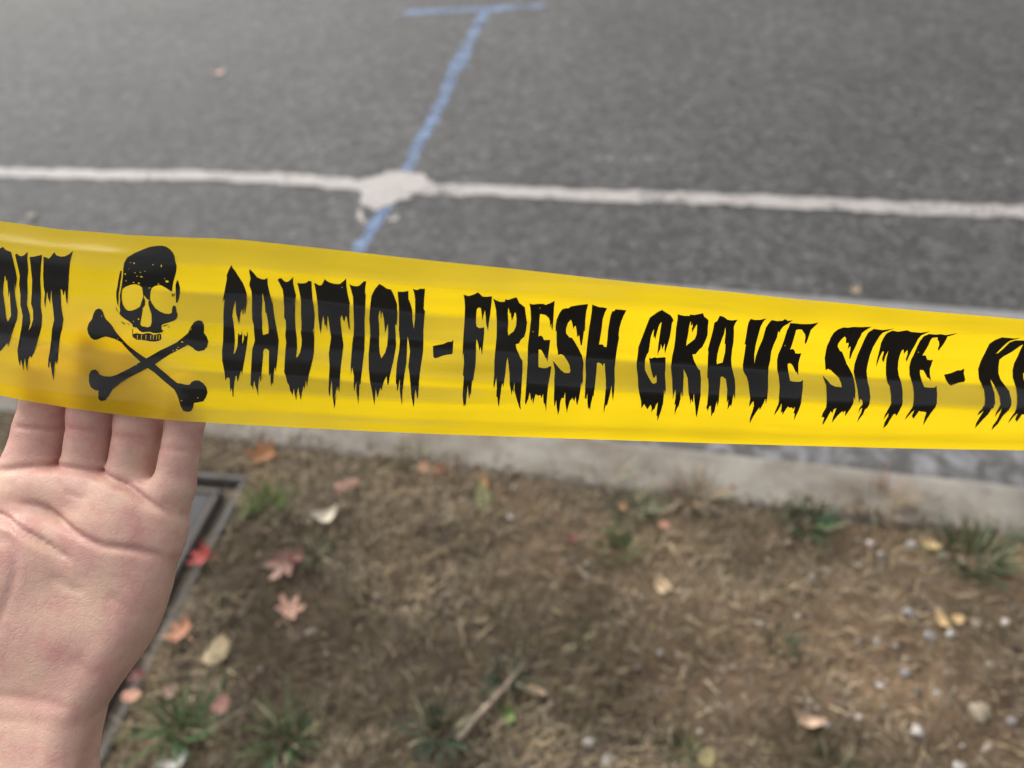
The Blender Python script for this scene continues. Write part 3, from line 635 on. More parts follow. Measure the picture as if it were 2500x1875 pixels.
# pinkness of the skin: fingers and the heel of the palm are redder, creases too
x, y = pos[:,0], pos[:,1]
pink = .30*fbm(x*.06+8, y*.06+2, 2) + .45*np.clip((y+42)/20, 0, 1) + .40*np.exp(-(((x+190)/26)**2 + ((y+116)/16)**2)) + .25*np.exp(-(((x+172)/40)**2 + ((y+52)/12)**2)) + .35*np.clip(crv, 0, 1)
pink = np.clip(pink, 0, 1)[:, None]
tone = (1-pink)*np.array((.60,.395,.31)) + pink*np.array((.50,.265,.225))
set_col(me, tone)
def m_skin():
    M = Mat('skin')
    n = M.noise(45, 4, .6); f = M.noise(900, 3, .6)
    v = M.n('ShaderNodeTexVoronoi', Vector=M.co, Scale=1100.0, feature='DISTANCE_TO_EDGE').outputs['Distance']
    col = M.mix(1., attr(M), M.ramp(n, [(.3, (.90,.82,.86)), (.5, (1.0,.98,.97)), (.7, (1.06,1.12,1.02))]), 'MULTIPLY')
    warp = M.n('ShaderNodeTexNoise', Vector=M.co, Scale=70.0, Detail=2.0).outputs['Color']
    wc = M.n('ShaderNodeVectorMath', operation='MULTIPLY_ADD'); M.put(wc.inputs[0], warp); wc.inputs[1].default_value = (.012,.012,.012); M.put(wc.inputs[2], M.co)
    lines = M.ramp(M.n('ShaderNodeTexVoronoi', Vector=wc.outputs[0], Scale=125.0, feature='DISTANCE_TO_EDGE').outputs['Distance'], [(0, 0), (.09, 1)])
    lines2 = M.ramp(M.n('ShaderNodeTexVoronoi', Vector=wc.outputs[0], Scale=330.0, feature='DISTANCE_TO_EDGE').outputs['Distance'], [(0, 0), (.14, 1)])
    h = M.math('ADD', M.math('MULTIPLY', f, .5), M.math('ADD', M.math('MULTIPLY', v, .5), M.math('ADD', M.math('MULTIPLY', lines, .13), M.math('MULTIPLY', lines2, .16))))
    blotch = M.noise(95, 3, .6); col = M.mix(M.ramp(blotch, [(.48, 0), (.72, .55)]), col, (.47,.19,.17)); col = M.mix(M.ramp(M.noise(60, 2), [(.5, 0), (.75, .4)]), col, (.60,.44,.31))
    col = M.mix(M.math('MULTIPLY', M.math('SUBTRACT', 1., lines), .07), col, (.20,.085,.07))
    p = M.pbr(Base_Color=col, Roughness=M.ramp(M.noise(150, 3), [(.3, .38), (.7, .60)]), Specular_IOR_Level=.4, Normal=M.bump(h, .38, .0006), Subsurface_Weight=.22, Subsurface_Radius=(1.0,.35,.2), Subsurface_Scale=.004)
    return M.done(p)
hand = obj('hand', me, m_skin(), None, True)
hand.matrix_world = WORK_FRAME
tag(hand, 'bare left hand held open, palm up, its fingers behind the yellow tape', 'hand')

# ------------------------------------------------------------------ the tape
TX=np.array([-292,-257.2,-227.5,-208.2,-196.1,-180.5,-174.7,-160.7,-149.1,-136.5,-126.3,-112.3,-99.3,-86.5,-70.5,-53.5,-28.5,0,32.5,50.9,74.8,101.1,118,138.2,159.4,181.4,203.7,232.3,266.7,302.5])
TYT=np.array([76.34,72.12,68,65.32,63.6,60.98,60.15,58.78,57.34,56.32,55.68,54.86,53.83,52.35,50.3,48.47,45.56,42.63,39.34,37.73,36,33.84,32.66,31.52,30.15,29.12,27.94,26.34,24.57,24.07])
TYB=np.array([9.16,3.12,-2.15,-5.56,-7.7,-9.88,-10.63,-12.25,-13.46,-14.53,-15.15,-15.98,-16.61,-17.27,-18.06,-18.94,-20.18,-21.37,-22.9,-23.73,-24.83,-25.88,-26.62,-27.52,-28.48,-29.41,-30.21,-31.22,-32.47,-33.67])
TZ0=np.array([-18,-11.93,-6.57,-3,-1.05,1.5,2.46,4.8,6.75,8.91,10.68,12.4,13.2,14,15,13.78,12,10,4.46,1.42,-2.46,-6.62,-10.1,-15.35,-20.7,-26.1,-31.4,-38,-46.5,-55])
GLYPHS=[
('letter O',[[-200.95,54.13,-199.93,52.92,-197.58,52.12,-197.36,49.21,-197.36,45.23,-197.63,42.22,-199.57,37.69,-199.31,40.25,-200.3,35.63,-199.99,29.29,-200.74,26.11,-203.2,22.45,-205.67,18.19,-206.59,15.18,-207.16,16.84,-209.25,14.39,-210.99,13.04,-214.33,15.53,-217.69,21.09,-216.02,31.78,-213.28,42.26,-208.8,49.67,-204.64,53.02],[-202.97,43.43,-203.28,41.15,-202.6,41.89,-203.17,38.32,-203.6,34.93,-202.56,37.26,-203.08,32.01,-203.37,27.76,-205.38,25.41,-205.81,27.28,-205.71,31.54,-205.88,36.84,-204.82,39.92,-203.39,42.93]]),
('letter U',[[-195.95,51,-195.04,51.37,-194.16,50.58,-192.97,50.28,-191.62,50.73,-189.81,51.9,-190.6,48.94,-191.36,45.01,-192.85,41.55,-194.14,36.51,-195.23,31.83,-194.53,28.12,-194.69,24.95,-196.2,21.81,-194.73,23.37,-193.28,25.98,-192.75,29.67,-193.31,32.31,-192.27,36.46,-190.66,41.48,-190.11,44.96,-189.32,49.89,-187.45,49.91,-185.25,50.23,-183.5,50.47,-185.03,46.26,-186.82,41.36,-187.94,36.34,-188.97,31.17,-188.91,27.5,-189.8,23.29,-191.55,20.16,-193.5,16.45,-194.42,13.18,-195.52,11.56,-196.3,10.49,-196.56,11.57,-197.64,9.96,-198.76,5.18,-199.24,7.8,-199.07,10.51,-199.97,8.34,-200.36,5.34,-200.89,7.8,-201.04,9.98,-201.9,7.26,-202.39,9.44,-202.29,13.78,-201.14,19.22,-199.09,23.44,-197.88,27.65,-198.35,31.9,-197.69,36.08,-197.42,39.68,-196.05,43.17,-195.93,45.68,-195.88,48.16]]),
('letter T',[[-183.11,49.76,-182.09,49.52,-180.84,48.94,-179.66,49.79,-178.04,51.28,-177.27,50.07,-175.62,49.53,-173.57,49.61,-171.69,50.29,-169.81,51.49,-170.81,49.28,-171.75,47.32,-173.52,42.47,-174.98,38.03,-176.84,31.77,-177.19,32.5,-177.1,34.55,-176.76,37.07,-177.34,36.08,-178.03,34.98,-178.08,37.1,-178.54,37.62,-179.29,34.09,-179.7,30.99,-179.44,25.76,-180.37,22.62,-182.01,19.5,-183.51,15.28,-184.02,9.88,-184.89,7.84,-185.15,9.35,-186.01,7.2,-186.52,4.49,-186.74,1.34,-187.44,3.95,-187.81,6.67,-187.76,9.36,-188.78,6.4,-189.15,7.21,-188.38,10.44,-187.67,13.14,-186.88,17.45,-185.28,22.17,-183.67,25.83,-183.54,30.02,-183.49,34.18,-182.9,37.23,-183.71,35.21,-184.61,31.92,-184.84,33.43,-185.18,34.22,-185.05,36.78,-185.91,34.23,-187.13,30.35,-187.13,33.22,-186.22,36.3,-186.15,38.32,-185.01,43.3,-183.64,47.2]]),
('skull',[[-135.43,52.68,-133.44,52.71,-131.71,52.33,-130.24,51.36,-129.02,50.05,-128.3,48.52,-128.13,46.9,-127.81,44.88,-128.35,43.12,-129.34,41.14,-130.32,39.37,-131.13,37.6,-131.65,36.02,-132.04,35.79,-133.26,36.72,-134.34,37.41,-135.41,38.04,-136.58,38.2,-138.12,37.87,-139.5,37.09,-140.09,35.81,-140.41,34.17,-140.54,32.76,-139.82,31.11,-138.7,29.44,-136.98,28.24,-134.95,27.37,-133.14,27.18,-131.96,27.68,-131.79,29.35,-131.26,30.54,-130.24,30.04,-130,28.37,-129.43,26.68,-130,25.26,-131.09,24.56,-133.31,23.9,-136.09,23.24,-136.68,22.78,-136.89,21.37,-136.31,20.89,-136.69,20.23,-138.2,19.92,-140.56,19.94,-142.06,20.44,-143.38,20.38,-145.23,20.28,-146.44,20.89,-147.31,22.08,-149.09,22.46,-149.1,23.41,-150.4,24.62,-151.89,25.48,-153.36,26.57,-154.18,27.54,-153.66,28.95,-153.69,30.61,-153.06,32.46,-152.91,34.31,-152.01,36.37,-151.24,38.42,-150.34,40.66,-149.66,42.44,-149.2,44.22,-148.55,46.24,-146.99,48.25,-144.32,49.87,-140.81,51.41,-138.14,52.33],[-151.23,36.82,-149.67,37.71,-147.52,38.37,-145.74,38.58,-144.13,38.12,-143.21,37.21,-143.2,35.35,-143.29,33.72,-144.11,32.09,-145,30.23,-146.67,29.31,-148.58,28.75,-150.17,28.66,-151.28,29.38,-152.08,31.04,-152.22,33.14,-151.85,34.99],[-142.95,34.42,-142.52,33.95,-141.66,32.77,-140.81,32.53,-141.48,32.07,-141.4,30.42,-141.03,29,-140.54,27.09,-140.76,24.26,-141.46,22.61,-142.84,22.2,-143.85,22.45,-145.13,22.65,-145.69,23.37,-145,25.49,-144.38,27.62,-143.93,29.51,-142.89,30.67,-142.58,32.31,-142.93,33.6],[-150.41,43.68,-149.97,43.34,-150.47,41.56,-151.43,39.56,-152.35,37.07,-153.16,35.01,-153.62,32.7,-154.21,30.38,-154.52,31.56,-154.45,33.88,-154.06,35.72,-153.08,38,-152.16,40.25,-151.07,42.46],[-128.73,40.02,-128.34,39.57,-128.23,37.57,-128.55,35.29,-128.99,33.14,-129.6,31.47,-130.23,31.6,-130.23,33.63,-130.29,36.01,-129.79,38.26],[-131.22,34.84,-130.72,35.31,-130.73,34.12,-131.1,33.88],[-131.96,34.96,-131.47,35.08,-131.35,33.88,-131.72,33.77],[-155.24,30.63,-154.98,29.69,-154.69,27.78,-155,28.5,-155.28,29.46],[-153.72,24.67,-152.1,23.69,-152.54,23.34,-153.51,24.19],[-151.49,23.97,-150.23,23.43,-150.52,23.19],[-136.16,22.73,-134.78,23.06,-133.16,23.19,-135.12,22.59,-136.08,22.37],[-134.27,22.04,-132.97,22.72,-133.61,22.03],[-146.13,46.42,-145.93,46.58,-145.67,46.5,-145.65,46.35,-145.91,46.26],[-144.91,46.18,-144.59,46.45,-144.17,46.31,-144.13,46.06,-144.55,45.91],[-137.41,45.55,-137.18,45.73,-136.87,45.63,-136.84,45.47,-137.15,45.37],[-134.17,45.08,-133.9,45.6,-133.68,45.34,-133.73,44.86,-134.04,44.54],[-149.15,42.31,-148.83,42.62,-148.48,42.46,-148.48,42.18,-148.88,42],[-145.01,42.7,-144.8,42.88,-144.55,42.79,-144.54,42.63,-144.81,42.52],[-142.84,42.86,-142.63,43.04,-142.39,42.95,-142.37,42.79,-142.64,42.68],[-144.52,41.43,-144.31,41.6,-144.06,41.51,-144.05,41.35,-144.32,41.25],[-143.19,41.24,-142.73,41.46,-142.11,41.34,-142.05,41.14,-142.66,41.01],[-133.67,39.52,-133.06,39.91,-132.3,39.7,-132.24,39.34,-133.04,39.11],[-144.63,38.89,-144.24,39.2,-143.8,39.04,-143.78,38.76,-144.27,38.57],[-146.52,39.22,-146.25,39.4,-145.92,39.3,-145.9,39.14,-146.25,39.04],[-140.73,37.2,-140.49,37.41,-140.19,37.3,-140.17,37.12,-140.48,37],[-149.25,39.86,-149.05,40.06,-148.86,39.95,-148.87,39.77,-149.1,39.65],[-136.97,38.58,-136.59,38.71,-136.08,38.65,-136.01,38.53,-136.52,38.45],[-146.56,25.4,-146.26,25.72,-145.88,25.55,-145.84,25.26,-146.24,25.06],[-148.7,24.6,-148.53,24.79,-148.31,24.69,-148.29,24.52,-148.52,24.41],[-147.01,44.18,-146.9,44.29,-146.77,44.24,-146.77,44.13,-146.9,44.07],[-133.7,40.51,-133.55,40.69,-133.41,40.6,-133.42,40.44,-133.59,40.34],[-140.88,43.23,-140.73,43.34,-140.56,43.28,-140.55,43.18,-140.73,43.12]]),
('row of teeth of the skull',[[-149.09,19.84,-147.63,20.02,-145.34,19.56,-143.71,19.98,-142.13,19.96,-140.67,19.23,-138.24,19.68,-137.35,19.48,-137.62,17.58,-138.6,16.99,-140.47,16.65,-142.55,16.78,-143.83,17.04,-146.14,17.42,-147.99,17.43,-149.56,18.41,-149.55,19.36],[-147.56,19.35,-147.3,19.2,-147.69,17.48,-147.87,17.67],[-145.89,19.33,-145.62,19.18,-146.01,17.46,-146.19,17.66],[-144.01,19.31,-143.74,19.17,-144.11,17.45,-144.3,17.64],[-141.97,19.29,-141.71,19.15,-142.07,17.43,-142.26,17.62],[-140.82,19.28,-140.56,19.14,-140.93,17.42,-141.11,17.61],[-139.49,19.27,-139.22,19.12,-139.6,17.41,-139.78,17.6],[-138.39,19.26,-138.12,19.11,-138.5,17.4,-138.69,17.59],[-149.52,22.18,-149.09,21.03,-149.57,18.88,-149.83,18.89,-149.47,20.8]]),
('bone',[[-163.12,29.73,-162.06,29.58,-161.27,28.63,-160.75,26.75,-160.27,25.67,-158.63,24.03,-157.57,22.67,-156.63,20.77,-155.63,19.42,-154.18,17.67,-152.76,15.91,-150.95,14.27,-148.83,12.63,-146.95,11.26,-145.15,10.16,-143.32,8.79,-141.58,7.82,-139.27,5.9,-136.91,4.11,-134.6,2.19,-132.31,0.42,-130.25,0.14,-128.79,-0.27,-127.05,-0.27,-126.18,0.82,-124.76,1.42,-123.08,1.37,-121.38,0.28,-120.15,-1.36,-119.97,-3.27,-120.98,-5.19,-122.38,-6.85,-124.4,-7.27,-126.27,-7.55,-126.94,-9.36,-127.83,-10.75,-129.42,-11.17,-131.06,-10.75,-131.96,-8.81,-132.29,-6.31,-132.68,-4.66,-133.74,-2.19,-135.93,-0.41,-138.75,1.92,-141.6,4.39,-144.37,6.19,-146.23,7.7,-147.97,9.08,-150.27,11.01,-152.14,12.93,-153.61,14.7,-155.3,16.74,-157.44,17.83,-159.71,18.52,-161.32,18.81,-163.12,18.43,-164.84,17.78,-166.81,17.54,-168.2,18.51,-168.96,20.14,-169.1,22.03,-168.2,23.91,-166.41,25.77,-165.55,27.64,-164.42,29.22],[-124.62,-5.42,-124.44,-5.2,-124.25,-5.31,-124.24,-5.51,-124.46,-5.64],[-131.65,-6.64,-131.3,-6.42,-130.82,-6.53,-130.75,-6.73,-131.23,-6.86],[-156.39,17.95,-156.24,18.09,-156.06,18.02,-156.05,17.9,-156.24,17.82],[-154.83,16.41,-154.65,16.57,-154.44,16.49,-154.43,16.34,-154.66,16.25],[-162.18,26.77,-162,26.95,-161.78,26.86,-161.76,26.69,-161.99,26.58]]),
('bone',[[-120.81,24.59,-119.4,24.31,-118.72,22.93,-118.93,21.12,-119.27,19.82,-118.38,18.25,-118.09,16.42,-118.76,14.56,-120.11,13.23,-122.4,12.7,-123.77,13.24,-124.83,14.32,-126.51,15.14,-128.59,14.35,-131.38,13.03,-134.57,11.72,-138.19,9.85,-141.58,7.82,-143.35,7.14,-145.1,6.19,-147.51,4.96,-150,3.86,-153.26,2.49,-156.4,0.84,-158.79,-0.83,-160.55,-2.22,-162.14,-4.72,-163.92,-6.54,-165.86,-6.92,-166.85,-5.99,-166.55,-4.17,-166.31,-2.64,-167.97,-2.36,-169.81,-1.25,-170.66,0.84,-170.66,3.63,-169.44,5.43,-167.62,5.84,-166.48,5.15,-165.88,3.9,-163.96,3.12,-160.94,3,-158.45,3.61,-155.86,4.7,-152.1,6.34,-149.12,7.98,-147.68,8.8,-145.15,10.16,-141.79,11.77,-138.5,13.36,-135.06,14.68,-131.38,16.25,-128.16,18.35,-125.79,19.89,-124.23,22.22,-122.52,24.02],[-129.54,16.45,-129.15,16.69,-128.58,16.56,-128.5,16.34,-129.04,16.21],[-131.9,13.44,-131.57,13.81,-131.13,13.62,-131.08,13.28,-131.53,13.06],[-133.38,13.05,-133.11,13.21,-132.72,13.12,-132.67,12.98,-133.04,12.88],[-124.55,21.18,-124.38,21.6,-124.25,21.39,-124.29,21.01,-124.47,20.76],[-127.44,15.09,-126.99,15.22,-126.29,15.15,-126.17,15.03,-126.81,14.95],[-131.07,14.37,-130.77,14.5,-130.32,14.43,-130.24,14.31,-130.67,14.23]]),
('letter C',[[-105.81,44.93,-105.35,43.73,-104.79,43.02,-104.09,41.58,-102.5,38.5,-101.93,36.31,-101.74,34.67,-101.74,31.17,-102.29,27.03,-102.52,26.84,-102.8,29.6,-103,26.65,-103.28,26.53,-103.54,28.81,-104.02,27.63,-104.4,24.9,-104.72,22.94,-104.99,23.92,-105.72,26.47,-105.99,28.04,-106.29,31.99,-106.7,30.41,-107.15,28.05,-107.32,26.08,-106.8,22.95,-106.87,20.29,-107.25,16.85,-107.97,13.35,-108.31,11.58,-107.63,12.36,-106.67,14.52,-106.36,16.07,-105.55,19.71,-104.98,18.94,-104.34,19.13,-103.93,20.65,-103.93,19.13,-104.6,15.48,-104.09,16.45,-103.6,17.4,-103.29,19.31,-102.75,18.35,-102.28,18.73,-101.83,20.37,-101.75,18.73,-102.75,14.89,-103.74,10.97,-104.66,7.83,-105.6,5.07,-105.96,3.6,-106.11,5.27,-106.98,3.48,-107.63,0.6,-108.2,3.28,-108.6,3.08,-108.91,0.68,-109.18,-2.12,-109.78,-5.14,-110.07,-4.94,-109.91,-1.72,-110.21,-2.12,-110.67,-3.33,-110.68,-0.92,-110.89,2.28,-111.31,2.48,-111.72,2.6,-112.12,2.28,-112.57,1.36,-113,4.28,-113.1,6.67,-113.27,8.84,-112.89,12.97,-112.14,16.49,-110.9,22.59,-110.89,26.5,-110.76,29.65,-110.59,32.42,-111,32.42,-111.35,31.24,-111.22,32.82,-109.81,36.95,-108.46,40.2,-108.36,41.28,-106.91,43.4]]),
('letter A',[[-99.05,43.28,-98.51,42.99,-97.6,42.02,-96.5,40.4,-94.81,39.72,-93.61,39.63,-92.64,40.11,-92.47,39.97,-92.72,37.81,-92.51,34.53,-91.46,30.29,-90.69,25.56,-89.89,21.66,-89.59,16.72,-90.36,12.87,-90.99,8.96,-92.13,4.65,-92.17,6.61,-92.49,5.83,-93.16,3.06,-93.27,0.08,-93.69,0.47,-94.14,-0.92,-94.47,4.26,-94.89,3.07,-95.11,3.86,-94.5,7.8,-93.98,12.89,-94.64,13.48,-95.24,13.68,-95.88,13.49,-96.34,12.51,-96.69,9.77,-97.5,6.24,-98.14,1.87,-98.42,0.67,-98.73,3.27,-99.07,1.47,-99.27,-0.92,-99.6,-5.13,-99.63,-3.72,-99.88,-2.12,-100.52,-0.52,-100.79,1.27,-101.17,0.48,-101.42,-2.2,-101.75,-0.92,-102.38,-0.32,-102.41,3.87,-101.64,7.82,-100.86,12.53,-100.68,13.71,-99.34,16.61,-99.13,19.86,-98.98,22.91,-99.5,24.47,-99.71,28,-99.78,32.35,-99.7,35.38,-99.84,36.29,-100.15,37.56,-100.04,38.11,-99.17,40.08,-99.28,42.05],[-95.42,34.77,-95.33,33.47,-94.72,31.12,-94.39,27.76,-93.84,26.77,-93.31,24.03,-93.11,20.94,-93.45,19.42,-94.51,19.17,-95.59,18.79,-95.73,19.82,-95.54,23.27,-95.77,26.79,-95.73,30.33,-95.65,33.47]]),
('letter U',[[-87,39.96,-86.4,39.2,-85.49,38.53,-84.46,38.65,-83.31,39.41,-82.22,40.27,-82.53,37.96,-82.32,35.42,-82.06,33.78,-82.69,30.19,-82.57,25.48,-82.35,21.59,-82.25,17.8,-82.6,13.99,-83.28,10.1,-82.56,10.69,-81.68,12.05,-80.82,14.74,-80.4,17.41,-80.53,19.3,-80.03,22.74,-80.27,26.24,-80.41,30.94,-80.52,33.93,-80.73,36.47,-80.95,38.17,-79.7,37.89,-77.87,37.96,-76.8,38.36,-76.54,38.71,-75.16,38.57,-75.46,36,-75.73,32.02,-75.33,28.94,-74.93,26.2,-75.11,22.32,-75.5,16.62,-76.11,12.42,-76.58,10.09,-77.69,6.58,-78.85,3.84,-79.54,1.07,-79.79,-1.23,-80.09,0.27,-80.35,1.47,-80.59,-0.92,-80.9,-2.11,-81.12,-0.52,-81.58,-2.5,-82.64,-6.51,-82.76,-4.89,-82.98,-3.1,-83.08,-1.31,-83.58,-2.5,-84.48,-6.59,-84.59,-4.9,-84.8,-3.3,-84.92,-1.71,-85.19,-2.5,-85.67,-4.78,-86.01,-3.3,-86.52,-2.5,-86.92,-0.52,-87.67,0.67,-88.32,3.06,-88.74,4.64,-88.03,8.56,-87.42,12.85,-86.75,15.93,-86.81,18.6,-86.13,21.63,-86.23,24.15,-86.86,25.32,-86.99,29.45,-87.18,34.07,-87.15,35.89,-87.72,37.35,-88.5,39.24,-88.12,39.81]]),
('letter T',[[-74.33,37.98,-73.49,37.65,-72.39,37.02,-71.6,37.08,-70.89,37.89,-69.98,39.22,-69.4,38.68,-68.34,38.04,-66.31,37.51,-64.59,37.51,-63.35,38.21,-61.89,39.44,-62.11,36.62,-62,33.75,-61.6,30.86,-61.91,26.26,-61.77,23.15,-61.64,20.64,-62.1,21.02,-62.46,23.14,-62.97,25.86,-63.42,25.47,-63.6,24.1,-63.79,23.64,-64.17,24.49,-64.76,26.24,-65.2,25.06,-65.01,22.35,-64.72,18.89,-64.55,14.72,-65.34,10.86,-66.02,6.96,-66.68,3.04,-67.05,-0.52,-67.16,-3.37,-67.43,-2.5,-67.71,-0.91,-67.94,-2.7,-68.21,-2.3,-68.22,-0.91,-68.49,-2.9,-69.08,-7.7,-69.8,-9.81,-69.78,-8.1,-69.83,-4.88,-70,-0.52,-70.21,1.46,-70.58,-1.71,-70.84,-5.08,-71.18,-4.09,-71.37,-2.5,-71.06,3.04,-70.44,6.96,-70.41,11.82,-69.64,15.09,-68.97,17.75,-69.19,20.78,-69.47,23.09,-69.96,26,-70.13,23.09,-70.16,20.47,-70.56,21.93,-70.83,22.7,-71.03,21.74,-71.21,22.7,-71.4,24.64,-71.69,26,-71.98,24.25,-72.39,20.77,-72.73,18.95,-72.97,20.77,-73.22,22.7,-73.54,25.03,-73.83,29.32,-74.01,34.17,-74.18,37.05],[-63.94,36.34,-63.82,36.48,-63.66,36.41,-63.64,36.28,-63.81,36.19]]),
('letter I',[[-60.99,37.5,-60.07,36.97,-58.76,36.69,-57.4,36.86,-56.55,37.5,-55.48,38.37,-54.48,38.44,-55.01,36.61,-55.39,34.29,-55.18,33.74,-55.85,29.38,-56.16,24.35,-56.14,18.54,-56.75,12.81,-57.45,8.92,-57.72,6.97,-58.46,3.04,-59.01,-0.32,-59.2,0.28,-59.4,-0.52,-59.6,-4.49,-60.2,-8.11,-60.24,-5.69,-60.65,-2.9,-60.66,0.67,-60.98,-0.52,-61.28,-2.11,-61.44,-3.1,-61.68,-0.92,-61.35,3.04,-61.57,5.01,-61.75,6.38,-62.19,4.61,-62.48,3.55,-62.34,6.96,-61.96,10.09,-61.19,15.49,-60.33,19.29,-60.17,23.16,-60.39,28.21,-60.16,33.03,-60.63,35.55]]),
('letter O',[[-49.7,37.46,-48.53,36.92,-47.09,35.85,-45.39,35.47,-44.59,33.68,-43.59,30.41,-43.7,26.32,-44.01,22.26,-44.31,22.84,-44.59,22.45,-44.45,18.97,-44.49,14.76,-45.26,11.28,-45.94,8.55,-46.59,6.19,-47.31,3.44,-48.17,-0.12,-48.5,-0.52,-48.71,0.67,-48.71,3.04,-49.62,1.46,-50.43,-0.52,-51.03,-2.71,-51.34,-1.32,-51.94,-3.3,-52.56,-5.37,-52.92,-3.3,-53.11,-1.71,-53.41,-4.9,-53.95,-8.52,-54.12,-6.49,-54.68,-2.51,-55.36,1.46,-55.43,5.79,-55.29,11.27,-54.45,16.65,-54.14,20.87,-54.43,24.75,-54.07,29.38,-53.09,33.38,-51.56,35.7],[-50.24,28.05,-50.07,25.54,-49.91,24.96,-49.68,26.7,-49.47,27.67,-48.83,24.38,-48.5,19.34,-47.89,21.28,-47.37,23.02,-47.34,19.35,-47.98,14.75,-48.92,12.05,-50.39,9.91,-50.89,11.66,-51.01,14.74,-50.62,19.33,-50.69,22.82,-50.96,25.54,-50.56,27.48]]),
('letter N',[[-43.02,34.74,-41.98,34.66,-41,34.72,-40.23,34.72,-38.85,34.99,-39.09,32.2,-38.45,30.38,-37.97,28.39,-37.99,24.79,-37.58,21.13,-37.09,24.79,-36.92,27.84,-36.6,31.82,-36.7,33.98,-37.14,35.65,-36.32,35.32,-35.16,35.31,-34.56,35.66,-32.52,35.65,-33.09,32.17,-33.55,28.56,-33.11,27.83,-33.53,24.8,-33.88,20.57,-34.07,15.57,-34.39,12.09,-35.23,7.79,-35.91,3.45,-36.47,-0.92,-36.82,-4.92,-37.17,-6.12,-37.48,-4.12,-37.77,-2.12,-38.21,-4.92,-38.37,-7.33,-38.92,-9.29,-39.06,-6.93,-39.47,-4.52,-39.7,-0.52,-39.83,3.84,-40.21,6.99,-39.36,12.46,-39.59,15.54,-39.96,18.22,-40.25,15.54,-40.54,12.07,-40.88,8.17,-41.56,4.62,-42.3,0.67,-42.83,-2.91,-43.33,-8.42,-43.56,-6.11,-43.88,-2.51,-43.67,1.86,-44.24,-0.52,-44.67,-2.51,-44.95,-2.71,-45.03,-0.52,-45.34,0.67,-44.88,5.01,-44.46,8.55,-43.5,12.84,-42.99,16.67,-43.26,20.91,-43.08,26.32,-43.01,30.77]]),
('dash',[[-30.53,14.7,-26.5,15.43,-24.62,16.27,-23.59,16.24,-22.54,16.9,-22.98,12.15,-23.36,11.59,-26.27,11.15,-29.46,9.99,-30.2,10.1,-30.52,10.66]]),
('letter F',[[-18.2,33.56,-16.4,33.05,-14.94,33.37,-13.66,33.83,-12.81,34.33,-12.03,33.75,-11.04,32.81,-9.16,32.72,-7.99,32.94,-7.45,32.7,-7.88,29.32,-8.38,25.9,-8.9,23.06,-9.18,20.24,-9.54,21.61,-9.89,23.06,-10.05,25.56,-10.28,27.98,-10.77,26.27,-11.36,24.15,-11.51,26.27,-11.8,28.67,-12.53,28.95,-13.28,28.52,-13.64,26.29,-13.77,23.44,-13.53,21.99,-12.5,21.44,-10.65,21.73,-10.67,19.81,-10.97,16.91,-11.31,14,-11.64,11.23,-12,13.27,-12.16,14.36,-12.64,12.71,-12.96,15.09,-13.31,16.55,-13.67,17.2,-13.89,15.45,-13.95,11.79,-14.18,7.32,-14.56,5.08,-15.16,1.14,-15.46,1.52,-15.87,-1.31,-16.11,-4.27,-16.4,-3.58,-16.82,-5.94,-17.16,-3.96,-17.28,-0.55,-17.73,-3.96,-18.17,-7.39,-18.41,-9.01,-18.64,-7.97,-19.06,-9.13,-19.23,-7.39,-19.44,-4.72,-19.19,-1.31,-18.78,2.83,-19.15,3.58,-18.67,8.07,-18.8,12.15,-19.21,10.12,-19,14.72,-18.65,19.09,-18.19,24.17,-17.84,29.05,-17.91,31.78]]),
('letter R',[[-7.07,32.03,-5.55,31.27,-4.11,30.81,-2.65,30.97,-2.58,31.81,-1.38,31.57,0.06,32.03,1.58,32.46,2.05,31.89,2.78,30.44,4.24,29.43,4.9,28.92,5.18,26.89,5.77,23.41,5.43,20.55,4.78,18.21,3.6,17.3,2.67,15.66,1.37,15.29,1.93,13.29,3.25,10.34,4.12,9.03,4.13,5.47,3.83,0.58,3.67,-3.21,3.31,-7.43,3.52,-10.36,2.94,-9.38,2.16,-7.04,1.39,-4.35,0.93,-2.45,0.93,0.58,0.71,-1.31,0.71,-3.4,0.44,-2.83,0.14,-2.07,-0.05,-4.54,-0.43,-2.83,-0.95,-0.17,-0.95,3.58,-1.25,6.58,-1.7,10.32,-2.19,8.08,-2.56,4.33,-3.13,0.58,-3.41,-1.5,-3.7,0.39,-4.08,-0.93,-4.48,-3.97,-4.88,-6.64,-5.21,-9.35,-5.54,-7.8,-5.82,-5.11,-6.2,-4.92,-5.97,-1.31,-6.13,2.45,-6.52,0.58,-7.04,-1.88,-7.28,-0.17,-6.95,3.58,-6.87,8.82,-6.47,13.27,-5.94,18.36,-5.83,23.76,-6.04,27.94,-6.65,30.67],[-1.39,28.76,-1.03,27.91,-0.93,26.71,-0.49,27.05,-0.3,25.5,-0.05,24.1,0.43,25.15,1.16,27.22,1.53,26.53,1.72,24.45,1.54,22.32,0.62,20.17,-0.49,19.45,-1.42,18.65,-1.6,20.52,-1.41,23.75,-1.58,26.89]]),
